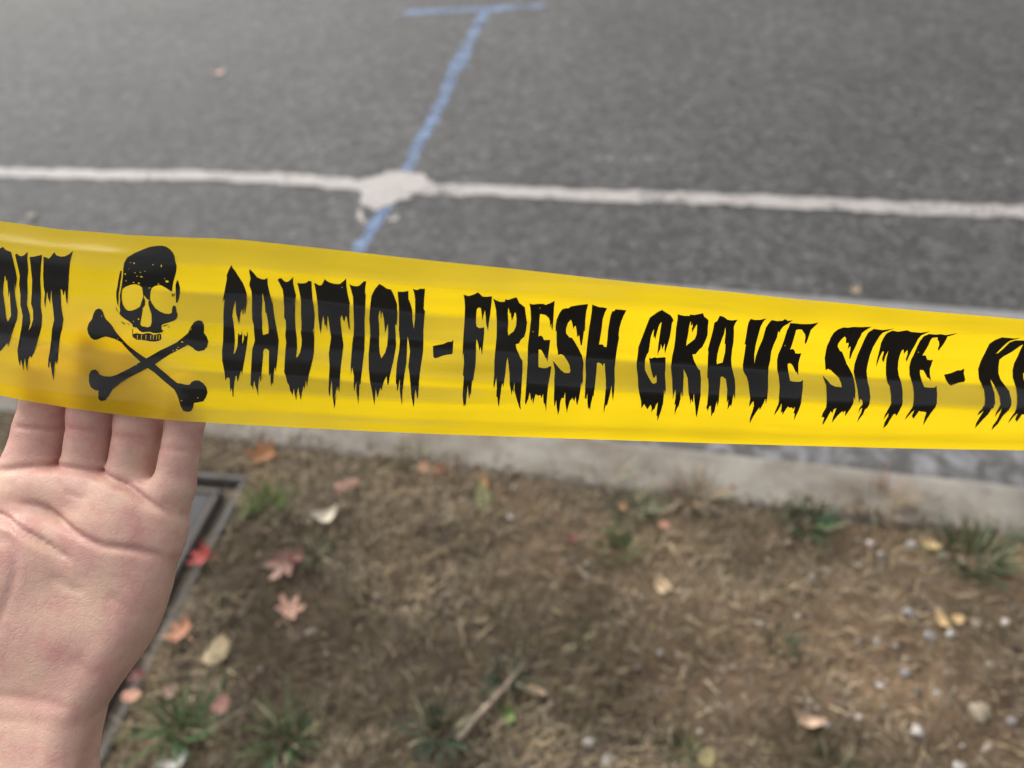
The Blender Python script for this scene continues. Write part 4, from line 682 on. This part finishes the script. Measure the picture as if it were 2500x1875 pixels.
('letter E',[[6.59,30.28,7.86,29.95,9.67,30.19,11.67,30.24,12.78,29.81,14.39,30.49,16.07,31.24,15.92,28.64,15.87,25.56,15.73,22.05,15.55,20.45,15.18,21.69,15.03,23.29,14.7,21.69,14.45,24.17,14.04,25.21,12.72,26.24,11.6,26.51,10.68,26.57,10.48,24.5,10.43,21.3,10.22,18.44,11.04,18.73,11.87,18.27,12.39,17.01,14.83,17.13,14.53,14.1,14.22,11.15,13.86,8.7,13.47,10.02,13.09,10.21,12.51,11.51,11.33,13.35,10.39,13.42,10.35,10,10.37,6.62,11.77,6.24,13.48,6.25,14.62,6.82,15.46,7.09,15,3.61,14.27,-0.55,13.98,-3.99,13.77,-7.86,13.71,-11.08,13.34,-9.03,12.92,-7.66,12.61,-7.66,12.26,-3.99,11.72,-5.72,11.31,-4.56,10.73,-4.37,10.36,-4.83,9.85,-4.29,9.31,-4.06,8.74,-6.29,8.31,-8.15,8.08,-5.52,7.63,-6.87,7.43,-5.9,7.02,-3.21,6.55,-5.51,5.43,-8.41,5.14,-7.05,5.38,-3.21,5.72,2.46,6.09,8.11,6.16,14.78,6.74,19.85,7.23,24.83,6.99,28.26],[10.41,28.68,10.48,28.88,10.6,28.78,10.63,28.6,10.52,28.48],[8,20.14,8.07,20.39,8.2,20.27,8.22,20.05,8.11,19.89]]),
('letter S',[[28.81,30.22,28.27,27.67,28.12,24.56,28.18,20.68,27.82,20.32,27.6,17.81,27.3,15.08,26.8,15.26,26.43,17.08,26.02,19.06,25.75,18.52,25.31,18.34,25.02,20.31,24.54,22.45,24,22.09,23.66,21.2,23.2,23.15,22.56,24.62,21.51,23.5,20.86,21.37,20.93,19.58,22.31,18.08,23.26,17.97,24.47,16.35,25.9,14.16,27.59,11.21,28.29,8.19,28.02,4.39,28.02,1.35,27.58,-0.94,27.26,0.58,27.12,-2.08,26.75,-5.55,26.16,-8.68,25.68,-7.3,25.28,-4.97,24.88,-6.91,24.46,-6.32,24.11,-5.55,23.12,-6.71,22.48,-9.46,22.08,-11.75,21.7,-9.45,21.32,-7.88,21.03,-3.23,20.56,-5.73,20.17,-5.54,19.79,-5.54,19.27,-7.09,19.02,-10.63,18.52,-12.69,18.26,-11.02,17.89,-9.44,17.58,-6.31,17.36,-7.87,16.9,-9.12,16.63,-5.53,16.64,-1.31,16.61,1.72,16.83,5.12,16.53,7.02,16.06,9.2,17.29,7.77,18.24,6.64,19.2,5.51,20.72,4.37,22.64,4.3,23.02,5.33,22.64,7.41,21.87,8.93,20.32,11.18,19.16,11.73,18.02,11.36,17.91,12.65,17.45,14.85,17.25,17.76,17.15,20.63,16.8,20.1,16.74,22.06,17.02,24.53,18.02,26.95,19.05,28.31,20.31,28.73,21.41,28.66,22.29,29.35,25.36,29.87]]),
('letter H',[[30.29,30.06,31.41,29.65,33.1,29.11,34.57,29.04,36.14,28.71,35.46,27.34,34.76,24.93,34.68,21.42,34.42,18.56,34.09,15.48,35.54,15.49,36.19,14.58,37.15,14.58,37.2,17.13,37.18,20.72,37.46,23.9,37.71,26.33,38.19,27.7,38.92,27.77,39.23,28.38,40.9,28.32,43.59,28.07,42.8,26.36,42.1,24.27,41.61,21.81,41.48,19.32,41.81,18.07,41.43,14.25,41.23,10.16,40.83,5.96,40.91,1.36,40.76,-2.48,40.65,-6.77,40.21,-5.2,39.8,-2.87,39.61,-0.37,39.24,-3.25,38.75,-6.37,38.4,-8.74,37.96,-8.34,37.51,-9.93,37.37,-12.01,37.11,-9.93,37.21,-6.76,37.16,-3.25,37.28,1.35,36.97,5.18,36.77,8.24,36.38,8.04,36,7.01,35.4,8.04,34.23,8.6,33.65,8.22,33.45,5.17,32.99,0.59,32.6,-3.24,32.55,-5.1,32.2,-4.59,32.03,-5.96,31.76,-7.52,31.49,-10.77,31.13,-9.5,30.94,-9.7,30.69,-10.09,30.3,-7.91,29.91,-3.62,29.78,-5.56,29.59,-6.14,29.27,-5.56,29.03,-5.95,28.91,-1.32,29.18,3.63,28.99,8.2,29.29,13.44,29.46,17.09,29.67,20.69,30.13,24.92,30.33,28.01]]),
('letter G',[[57.43,28.33,58.68,27.67,61.17,26.42,62.6,24.78,62.14,23.54,62.21,21.41,62.14,18.42,61.83,16.07,61.42,14.02,61.18,11.96,60.7,14.02,60.5,16.06,60.18,15.04,59.85,13.67,59.54,14.53,59,15.71,59,14.01,58.43,12.63,58.34,11.32,58.02,12.98,57.96,15.37,57.92,18.39,57.91,21.04,57.96,23.99,57.43,23.49,56.95,22.02,56.78,20.7,56.49,19.04,56.4,17.38,55.83,18.71,55.55,18.2,55.27,21.35,54.87,20.35,54.45,18.36,54.46,16.36,54.42,12.96,53.75,11.57,53.37,9.84,53.32,7.01,53.5,5.4,54.65,3.08,56.11,0.58,57.02,0.04,58.13,0.58,58.22,2.19,57.97,3.62,57.41,2.73,56.85,2.44,56.49,3.44,55.86,5.94,55.4,8.44,54.8,10.54,55.57,10.27,56.29,10.37,56.97,10.72,58.1,10.49,59.71,10.67,61.16,10.74,61.63,10.57,61.95,7.4,61.67,3.81,61.9,0.22,62.01,-1.93,61.75,-4.37,61.27,-2.28,61.27,-4.08,61.52,-7.74,61.13,-11.08,60.54,-13.71,60.28,-15.34,59.8,-12.95,59.41,-13.14,59.33,-10.33,59.27,-7.54,58.67,-8.47,58.21,-10.32,57.68,-10.51,57.17,-11.74,56.99,-9.57,56.38,-8.46,55.85,-9.38,55.36,-10.38,54.55,-9.38,53.64,-8.15,53.28,-9,52.77,-9.93,52.18,-6.97,51.04,-3.7,50.52,-0.85,50.42,2.72,49.97,6.28,49.88,8.41,50.06,12.93,49.96,14.46,50.79,17.67,51.63,20.65,52.46,23.6,53,25.48,54.31,26.51,55.88,27.64]]),
('letter R',[[63.83,26.93,65.19,26.56,66.65,26.32,68.68,26.34,68.67,26.82,70.45,26.67,72.15,27.01,73.75,27.35,74.51,26.06,75.63,25.42,76.48,24.78,76.76,22.18,77.21,19.18,76.67,16.82,76.03,14.78,74.79,13.57,73.79,12.01,72.46,11.83,73.49,9.57,75.5,6.36,76.44,5.47,76.8,2.03,76.7,-1.58,76.77,-4.84,76.85,-8.17,76.89,-11.17,76.91,-13.95,76.17,-12.31,75.37,-9.28,74.46,-6.67,73.84,-3.75,73.87,-5.57,74.08,-7.6,73.62,-7.23,73.18,-5.93,73.1,-7.04,73.13,-8.53,72.64,-6.67,71.58,-3.74,71.33,-0.5,71.14,2.39,70.42,4.19,69.49,5.98,69.46,2.74,69.27,-1.21,69.17,-5.55,68.74,-4.46,68.36,-3.01,68.48,-5.92,68.28,-8.88,67.73,-9.99,67.43,-11.5,67.27,-12.93,66.92,-10.74,66.83,-8.13,66.36,-8.68,66.29,-5.55,65.91,-1.93,65.59,-3.73,65.24,-6.2,64.8,-2.65,64.61,2.02,64.17,6.69,64.24,10.93,64.5,14.04,64.47,17.43,64.11,21.76,64.08,25.01],[69.54,24.48,69.74,23.11,70.33,22.79,70.25,23.77,70.64,22.46,70.41,21.8,70.8,20.21,71.29,21.48,71.79,22.63,72.19,23.29,72.54,21.49,72.72,19.49,72.3,17.81,70.92,16.62,69.84,15.71,69.33,15.16,69.2,17.12,69.31,19.47,69.21,22.12,69.29,23.6]]),
('letter A',[[80.55,26.43,81.65,26.28,82.82,25.8,83.87,25.1,85.54,24.85,86.78,24.93,88.16,25.13,87.54,24.06,87.21,22.58,87.92,19.6,88.44,16.56,88.57,13.82,89.06,9.98,89.83,7.14,90.49,4.96,91.22,2.05,91.45,-1.59,91.39,-6.35,90.67,-4.14,90.57,-6.35,90.74,-9.52,90.05,-8.58,89.8,-9.52,89.37,-10.58,89.12,-8.58,88.7,-6.34,88.5,-8.02,87.94,-5.23,87.99,-2.32,87.43,2.04,86.87,2.41,85.93,3.13,85.16,2.77,84.94,-0.14,84.64,-4.13,84.91,-7.08,84.9,-9.51,84.16,-7.07,84.02,-8.94,84.06,-11.78,83.53,-11.96,83.13,-13.8,82.61,-11.58,81.94,-8.94,81.46,-9.31,81.05,-11.38,80.66,-10.06,80.24,-10.25,80.26,-8.18,79.92,-5.22,80.03,-0.86,79.83,2.04,79.47,2.76,79.65,6.38,79.05,10.99,78.93,12.73,78.5,13.77,78.64,16.16,78.91,19.2,79.09,21.86,78.96,23.99,79.92,24.48,80.23,25.46],[83.82,22.39,84.39,20.24,84.85,16.19,85.3,15.86,85.85,12.77,85.74,10.67,85.71,8.73,84.18,8.37,83.5,8.01,83.06,9.25,82.84,12.06,82.99,14.82,83.48,18.22,83.84,19.9]]),
('letter V',[[93.29,25.51,94.65,25.09,97.17,25.12,99.74,25.73,98.73,24.64,98.1,22.99,98.03,21.34,97.91,18.31,97.85,15.58,98.19,12.11,99.1,8.3,99,11.06,99.39,14.55,100.17,17.98,100.22,20.01,100.26,22.34,101.06,23.99,101.8,25.09,104.15,24.75,106.32,24.87,107.27,25.55,108.51,24.89,110.68,25.08,109.12,23.9,107.26,22.72,106.55,21.39,106.47,20.22,105.74,21.05,105.9,18.7,105.21,15.61,104.94,13.18,105.41,10.02,105.46,6.81,105.54,2.79,105.46,-1.6,105.19,-5.64,105.25,-8.43,104.38,-6,104.13,-7.86,103.21,-10.89,102.69,-9.74,102.01,-11.45,101.31,-13.18,100.66,-15.3,100.3,-16.65,99.86,-14.32,100.15,-11.64,100.19,-8.98,99.54,-7.1,98.96,-7.85,98.32,-9.54,98.02,-7.85,97.9,-5.99,97.21,-1.96,96.86,0.96,96.33,2.78,94.84,5.33,94.37,7.86,94.13,11.4,93.82,14.87,93.78,15.73,93.19,15.9,93.08,18.62,92.8,21.97,92.7,24.26]]),
('letter E',[[109.73,24.07,112.05,23.92,115.06,23.69,118.78,23.83,121.64,24.38,120.2,22.84,119.12,21.49,119.05,19.47,119.01,17.43,118.67,16.05,117.96,17.07,117.76,18.78,117.08,19.95,116.14,20.79,115.31,21.62,113.8,21.71,112.96,21.43,113.01,20.09,113.01,18.4,112.95,16,112.7,13.99,113.85,14.2,114.85,13.41,115.31,12.53,116.51,12.37,117.9,12.55,117.93,10.43,118.01,8.29,118.78,5.76,119.02,3.56,118.41,4.66,117.51,5.21,116.56,6.48,115.35,7.92,114.2,8.56,113.31,8.27,114.21,5.75,115.05,2.81,115.4,1.34,117.1,0.97,119.58,0.9,120.62,1.16,121.32,1.79,121.22,-1.62,120.8,-4.59,120.87,-8.32,120.67,-11.38,120.24,-13.71,119.98,-15.67,119.63,-13.71,119.37,-12.34,118.82,-12.53,118.48,-9.64,117.98,-10.59,117.12,-9.82,116.18,-10.01,115.4,-9.43,114.76,-10.57,113.97,-13.07,113.47,-11.52,112.86,-12.1,112.65,-10.18,112.01,-8.09,111.65,-10.17,110.29,-13.43,110.22,-11.31,110.69,-8.27,110.37,-5.29,110.61,-0.87,110.26,2.8,109.19,6.46,108.33,9.68,108.22,12.15,108.74,14.94,109.13,17.7,109.21,21.07,109.63,22.74],[109.87,15.46,109.92,15.67,110.11,15.57,110.19,15.38,110.08,15.26]]),
('letter S',[[145.65,23.2,144.31,22.36,142.92,21.41,142.12,20.65,142.14,19.54,141.66,18.03,141.51,15.76,141.02,13.07,140.94,10.34,140.36,10.73,139.71,13.06,139.29,15.36,138.56,14.97,138.4,14.01,137.81,16.86,136.58,16.66,135.84,18.71,134.88,19.26,133.88,17.94,133.19,16.43,133.4,15.3,135.13,13.59,135.99,13.41,137.67,11.49,140.17,8.37,142.27,6.4,144.47,3.99,145.77,0.72,146.26,-2.97,146.04,-7.07,145.53,-5.43,145.31,-8.3,144.73,-10.39,143.34,-14,142.59,-11.43,141.98,-12.27,141.28,-11.63,140.44,-12.47,139.54,-13.74,138.21,-16.75,137.82,-14.58,137.83,-10.34,136.84,-10.75,136.76,-12.44,135.78,-11.58,135.47,-12.64,134.96,-15.42,134.18,-17.78,133.67,-16.26,133.72,-14.54,132.87,-14.11,132.28,-14.31,132.24,-12.4,132.93,-9.88,132.45,-6.99,132.39,-4.15,132.24,-0.5,131.31,1.52,130.45,3.63,131.97,2.33,133.13,1.32,134.29,-0.1,136.56,-1.12,139.68,-1.4,139.31,0.51,138.11,2.75,135.79,4.37,133.78,5.76,132.24,6.35,131.32,5.75,130.39,7.93,129.14,10.65,128.57,14.1,128.47,15.62,128.91,17.87,128.83,18.62,129.56,20.66,131.01,21.97,133.15,22.74,135.13,22.67,137.63,23,141.09,22.98]]),
('letter I',[[155.88,22.63,153.6,21.73,151.51,20.96,150.67,19.82,150.03,17.74,149.45,15.07,149.4,11.97,149.76,8.82,150.49,5.63,152.11,1.55,153.17,-1.75,153.65,-5.47,153.36,-8.78,152.75,-10.46,151.99,-10.88,151.92,-13.02,150.43,-16.7,150.25,-14.73,150.63,-12.15,150.28,-10.23,149.62,-10.86,149.35,-12.78,148.96,-10.43,149.98,-8.54,149.6,-7.09,148.61,-6.26,148.16,-8.12,147.66,-5.44,147.2,-2.15,146.21,1.54,144.5,5.2,143.7,8.39,143.66,11.92,144.05,15.4,144.37,18.81,144.84,20.88,146.88,22.4,148.68,22.16,151.13,21.96]]),
('letter T',[[173.15,21.84,170.99,20.85,169.55,20.07,168.87,18.73,168.66,16.43,168.29,14.09,168.06,11.34,167.99,9.42,167.13,10.53,167,12.51,166.13,14.27,165.46,13.28,165.39,12.5,164.11,14.44,163.48,14.05,163.5,12.09,163.9,9.71,165.21,6.5,167.04,3.64,168.93,0.74,169.69,-3.03,169.67,-8.47,169.19,-11.02,168.63,-14.05,167.49,-12.95,166.81,-13.6,166.42,-14.9,165.91,-17.99,164.65,-19.76,164.1,-17.08,164.58,-14.45,164.36,-12.71,163.68,-14,162.9,-15.66,162.8,-13.56,163.54,-9.69,164.03,-8.44,163.89,-5.1,163.27,-0.93,162.26,0.32,160.51,4.04,158.98,7.28,157.76,10.46,157.18,13.79,156.83,12.03,156.93,8.94,155.7,10.44,155.24,13.58,154.56,13.57,154.28,11.61,154.36,7.25,153.51,9.64,153.09,12.78,152.62,15.86,152.33,17.01,152.65,19.28,153.31,20.79,155.53,21.83,158.11,21.42,162.09,22.04,164.36,21.43,168.78,21.2,170.96,21.42]]),
('letter E',[[186.18,21.31,184.24,20.44,182.07,19.84,182.1,18.5,181.72,16.55,181.22,15.38,180.91,14,180.1,14.98,179.94,16.54,179.05,17.89,177.99,18.65,177.82,19.41,175.41,19.27,174.94,18.42,174.98,16.1,174.63,13.76,174.31,12.18,175.94,12.11,177.45,10.4,179.12,10.21,180.17,10.41,180.29,8.59,180.45,6.56,181.49,4.5,183.48,1.16,182.14,2.42,181.04,2.84,179.34,4.5,177.71,5.93,176.05,6.05,177.03,4.08,179.02,1.16,180.29,-1.36,182.91,-1.58,185.31,-1.58,186.4,-0.74,186.71,-4.33,186.58,-8.56,186.07,-10.26,185.18,-12.43,184.57,-15.07,184.02,-18.56,183.16,-15.95,182.65,-12.63,181.24,-12.18,179.81,-12.17,178.71,-11.86,178.13,-13.69,177.52,-15.45,176.18,-14.11,176.17,-11.49,175.42,-12.36,174.52,-14.1,173.53,-16.07,173.58,-14.09,174.76,-9.76,175.05,-6.82,175.1,-3.88,174.63,-0.52,171.97,4.07,170.27,7.33,169.75,10.15,170.02,12.93,169.97,15.67,170.16,17.98,171,19.9,173.07,20.77,176.13,20.54,178.28,20.76,181.13,20.41,183.63,20.82],[171.38,13.42,171.45,13.61,171.75,13.52,171.88,13.34,171.71,13.22]]),
('dash',[[188.52,4.1,191.44,4.73,194.04,5.98,195.7,5.99,196.96,6.74,197.97,4.54,200.11,2.02,200.17,0.96,197.39,0.54,193.59,-0.74,192.31,0.11,190.69,1.59]]),
('letter K',[[217.34,19.73,214.95,19.03,212.45,18.41,211,16.81,209.83,14.81,208.94,13,210.07,13.61,211.36,15.43,212.06,16.63,212.78,17.82,215.17,18.64,219.5,18.68,222.01,19.11,220.89,17.7,218.54,16.09,216.43,14.06,213.47,12.03,212.26,10.6,213.58,7.51,215.22,4.59,217.7,2.04,221.29,-0.54,223.89,-3.14,225.37,-7.49,225.26,-9.67,224.03,-11.84,222.42,-14.51,222.2,-18.16,220.68,-21.3,219.94,-19.06,220.47,-16.31,220.02,-12.24,220.22,-10.93,218.73,-13.57,218.48,-15.15,217.68,-12.67,219.35,-9.19,218.86,-5.73,217.79,-3.56,215.83,-0.53,212.63,2.04,214.93,-0.97,216.32,-4.42,216.56,-8.74,215.64,-10.9,214.71,-11.32,214.24,-13.53,212.87,-16.23,211.31,-20.33,210.47,-18.03,210.63,-14.85,210.96,-11.95,209.96,-13.28,208.89,-14.17,208.84,-12.6,211.05,-9.35,211.36,-6.99,210.79,-2.68,206.64,2.46,203.88,6.64,203.36,9.93,203.22,13.96,203.23,17.13,205.16,18.72,207.87,19.81,211.8,19.58,214.27,19.42]]),
('letter E',[[236.96,20.69,234.74,19.77,232.35,19.14,232.43,17.74,232.26,15.73,231.81,14.51,231.64,13.08,230.61,14.09,230.31,15.71,229.18,17.1,227.99,17.89,227.78,18.69,225.25,18.54,224.79,17.66,225.06,15.26,224.9,12.83,224.82,11.2,226.57,11.13,228.48,9.36,230.36,9.17,231.48,9.38,232,7.51,232.49,5.4,234.03,3.27,237.21,-0.19,235.23,1.11,233.84,1.55,231.55,3.26,229.47,4.75,227.61,4.87,229.01,2.83,232.06,-0.19,234.11,-2.82,237.16,-3.04,239.91,-3.05,241.11,-2.17,241.63,-5.92,241.49,-10.33,240.88,-12.09,239.89,-14.34,239.65,-17.1,239.64,-20.75,238.23,-18.01,237.11,-14.54,235.42,-14.06,233.8,-14.04,232.48,-13.71,232.26,-15.63,231.86,-17.46,230.15,-16.06,229.55,-13.32,228.87,-14.22,228.27,-16.04,227.52,-18.1,227.2,-16.02,228.05,-11.52,228.41,-8.47,228.35,-5.42,227.59,-1.93,223.46,2.82,221.27,6.2,220.38,9.12,220.22,11.99,219.86,14.81,219.85,17.22,220.64,19.21,222.79,20.11,225.98,19.86,228.26,20.09,231.31,19.72,234.07,20.16]])]
# ---- shape of the tape: millimetres in the work frame (x along the tape, y up, z towards the photographer)
VL = [0, .10, .135, .15, .27, .30, .43, .455, .53, .575, .62, .70, .715, .79, .82, .90, .93, 1]
TL = [12, 14, 10, -9, -7, 27, 23, -5, -2, 12, 2, -4, 26, 22, -8, -6, 12, 6]
VF = [0, .05, .085, .115, .13, .20, .26, .36, .50, .58, .64, .69, .73, .78, .84, .90, .94, 1]
TF_ = [12, 26, 34, 32, 2, -2, -8, -2, 8, -4, 0, 24, 8, 2, 20, 14, -8, -4]
VR = [0, .10, .17, .30, .455, .47, .485, .55, .62, .655, .69, .80, .88, .93, .97, 1]
TR = [6, 4, -12, -11, -10, 2, 24, 28, 27, 20, -12, -11, -6, 7, -4, -10]
BX = [-260, -190, -150, -110, -60, 20, 260]
BT = [-14, -16, -17, -20, -22, -25, -29]
NXT, NVT = 161, 241
def tape_tables(TX, TYT, TYB, TZ0):
    xs = np.linspace(TX[0], TX[-1], NXT); vs = np.linspace(0, 1, NVT)
    b = np.clip((xs + 90) / 150, 0, 1); b = (b * b * (3 - 2 * b))[:, None]
    wob = 0.008 * np.sin(xs / 41.0) + 0.004 * np.sin(xs / 13.7 + 1)
    V = np.clip(vs[None, :] + wob[:, None] * np.sin(np.pi * vs)[None, :], 0, 1)
    a = np.clip((xs + 158) / 42, 0, 1); a = (a * a * (3 - 2 * a))[:, None]
    t = (1 - b) * ((1 - a) * np.interp(V, VF, TF_) + a * np.interp(V, VL, TL)) + b * np.interp(V, VR, TR)
    t = t + np.interp(xs, BX, BT)[:, None]
    U = V + 0.012 * np.sin(xs[:, None] / 31.0)                # fine lengthwise stretch lines and small crinkles
    t = t + 2.6 * np.sin(46 * U + 1.5 * np.sin(xs[:, None] / 47.0)) * (.4 + .6 * np.sin(xs[:, None] / 38.0 + 9 * vs[None, :]) ** 2)
    t = t + 1.9 * np.sin(97 * U + 2 + 2.2 * np.sin(xs[:, None] / 29.0)) * np.sin(xs[:, None] / 24.0 + 14 * vs[None, :]) ** 2
    t = t + 3.0 * np.exp(-((xs[:, None] + 165) / 38) ** 2) * np.sin(xs[:, None] / 3.1 + 30 * vs[None, :]) * np.clip(vs[None, :] * 1.6 - .5, 0, 1)
    k = np.array([1, 3, 5, 3, 1.]) / 13                       # soft creases
    tp = np.pad(t, ((0, 0), (2, 2)), mode='edge')
    t = sum(k[i] * tp[:, i:i + NVT] for i in range(5))
    h = (np.interp(xs, TX, TYT) - np.interp(xs, TX, TYB))[:, None]
    dz = np.tan(np.radians(t)) * h / (NVT - 1)
    z = np.cumsum(dz, 1); z = z - z[:, NVT // 2:NVT // 2 + 1]
    z = z + np.interp(xs, TX, TZ0)[:, None]
    z = z + 0.35 * np.sin(xs / 15.0)[:, None] * np.sin(3 * vs)[None, :] + 0.18 * np.sin(xs[:, None] / 6.1 + 5 * vs[None, :])
    return z
def tape_z(TX, tab, X, v):
    fx = np.clip((np.asarray(X, float) - TX[0]) / (TX[-1] - TX[0]), 0, .99999) * (NXT - 1)
    fv = np.clip(np.asarray(v, float), 0, .99999) * (NVT - 1)
    i = fx.astype(int); j = fv.astype(int); a = fx - i; c = fv - j
    return ((1-a)*(1-c)*tab[i, j] + a*(1-c)*tab[i+1, j] + (1-a)*c*tab[i, j+1] + a*c*tab[i+1, j+1])

TAB = tape_tables(TX, TYT, TYB, TZ0)
nu, nw = 520, 150
xs = np.linspace(TX[0], TX[-1], nu); vv = np.linspace(0, 1, nw)
XX, VV = np.meshgrid(xs, vv, indexing='ij')
YT, YB = np.interp(XX, TX, TYT), np.interp(XX, TX, TYB)
YY = YT + (YB-YT)*VV; ZZ = tape_z(TX, TAB, XX, VV)
# the cut edges waver a little
V = np.stack([XX, YY, ZZ], -1).reshape(-1, 3)/1000
ii = np.arange(nu*nw).reshape(nu, nw)
Fq = np.stack([ii[:-1,:-1], ii[:-1,1:], ii[1:,1:], ii[1:,:-1]], -1).reshape(-1, 4)
def m_tape():
    M = Mat('yellow_film')
    n = M.noise(35, 3, .5); c = M.mix(n, (.90,.66,.004), (.95,.71,.010))
    sc = M.n('ShaderNodeMapping', Vector=M.co); sc.inputs['Scale'].default_value = (12, 420, 60)
    streak = M.noise(1.0, 3, .5, co=sc.outputs[0])
    bmp = M.bump(streak, .10, .0006)
    d = M.n('ShaderNodeBsdfDiffuse', Color=c, Normal=bmp); t = M.n('ShaderNodeBsdfTranslucent', Color=(.95,.67,.008), Normal=bmp)
    tr = M.n('ShaderNodeBsdfTransparent', Color=(.95,.66,.03)); gl = M.n('ShaderNodeBsdfGlossy', Color=(1,1,1), Roughness=.15, Normal=bmp)
    def mx(f, a, b):
        m = M.t.nodes.new('ShaderNodeMixShader'); M.put(m.inputs[0], f); M.t.links.new(a.outputs[0], m.inputs[1]); M.t.links.new(b.outputs[0], m.inputs[2]); return m
    body = mx(.16, mx(.66, d, t), tr)
    fr = M.n('ShaderNodeFresnel', IOR=1.46, Normal=bmp).outputs[0]
    return M.done(mx(fr, body, gl))
tape = obj('caution_tape', mesh_np(V, Fq, 'tape_film'), m_tape(), None, True)
tape.matrix_world = WORK_FRAME
tag(tape, 'wide yellow plastic caution tape with black dripping letters, a skull and crossed bones', 'caution tape')
M = Mat('black_ink'); MINK = M.done(M.pbr(Base_Color=M.mix(M.noise(120, 3), (.010,.009,.008), (.018,.016,.013)), Roughness=.2, Specular_IOR_Level=.34))
lift = 0
for i, (lb, loops) in enumerate(GLYPHS):
    loops = [np.array(l).reshape(-1, 2) for l in loops]
    V2, Fc = fill(loops, 1.1)
    yt, yb = np.interp(V2[:,0], TX, TYT), np.interp(V2[:,0], TX, TYB)
    z = tape_z(TX, TAB, V2[:,0], (yt-V2[:,1])/(yt-yb)) + (.22 if lb != 'bone' else .22 + .05*(i % 2))
    nm = 'printed_letter' if lb.startswith('letter') else 'printed_dash' if lb == 'dash' else 'printed_bone' if lb == 'bone' else 'printed_teeth' if 'teeth' in lb else 'printed_skull'
    a = V2[Fc]; cr = (a[:,1,0]-a[:,0,0])*(a[:,2,1]-a[:,0,1]) - (a[:,1,1]-a[:,0,1])*(a[:,2,0]-a[:,0,0])
    Fc = np.where(cr[:,None] < 0, Fc[:, ::-1], Fc)
    o = obj(nm, mesh_np(np.c_[V2, z]/1000, Fc, nm), MINK, tape, True)
    o['label'] = 'black ' + lb + ' printed on the yellow tape'
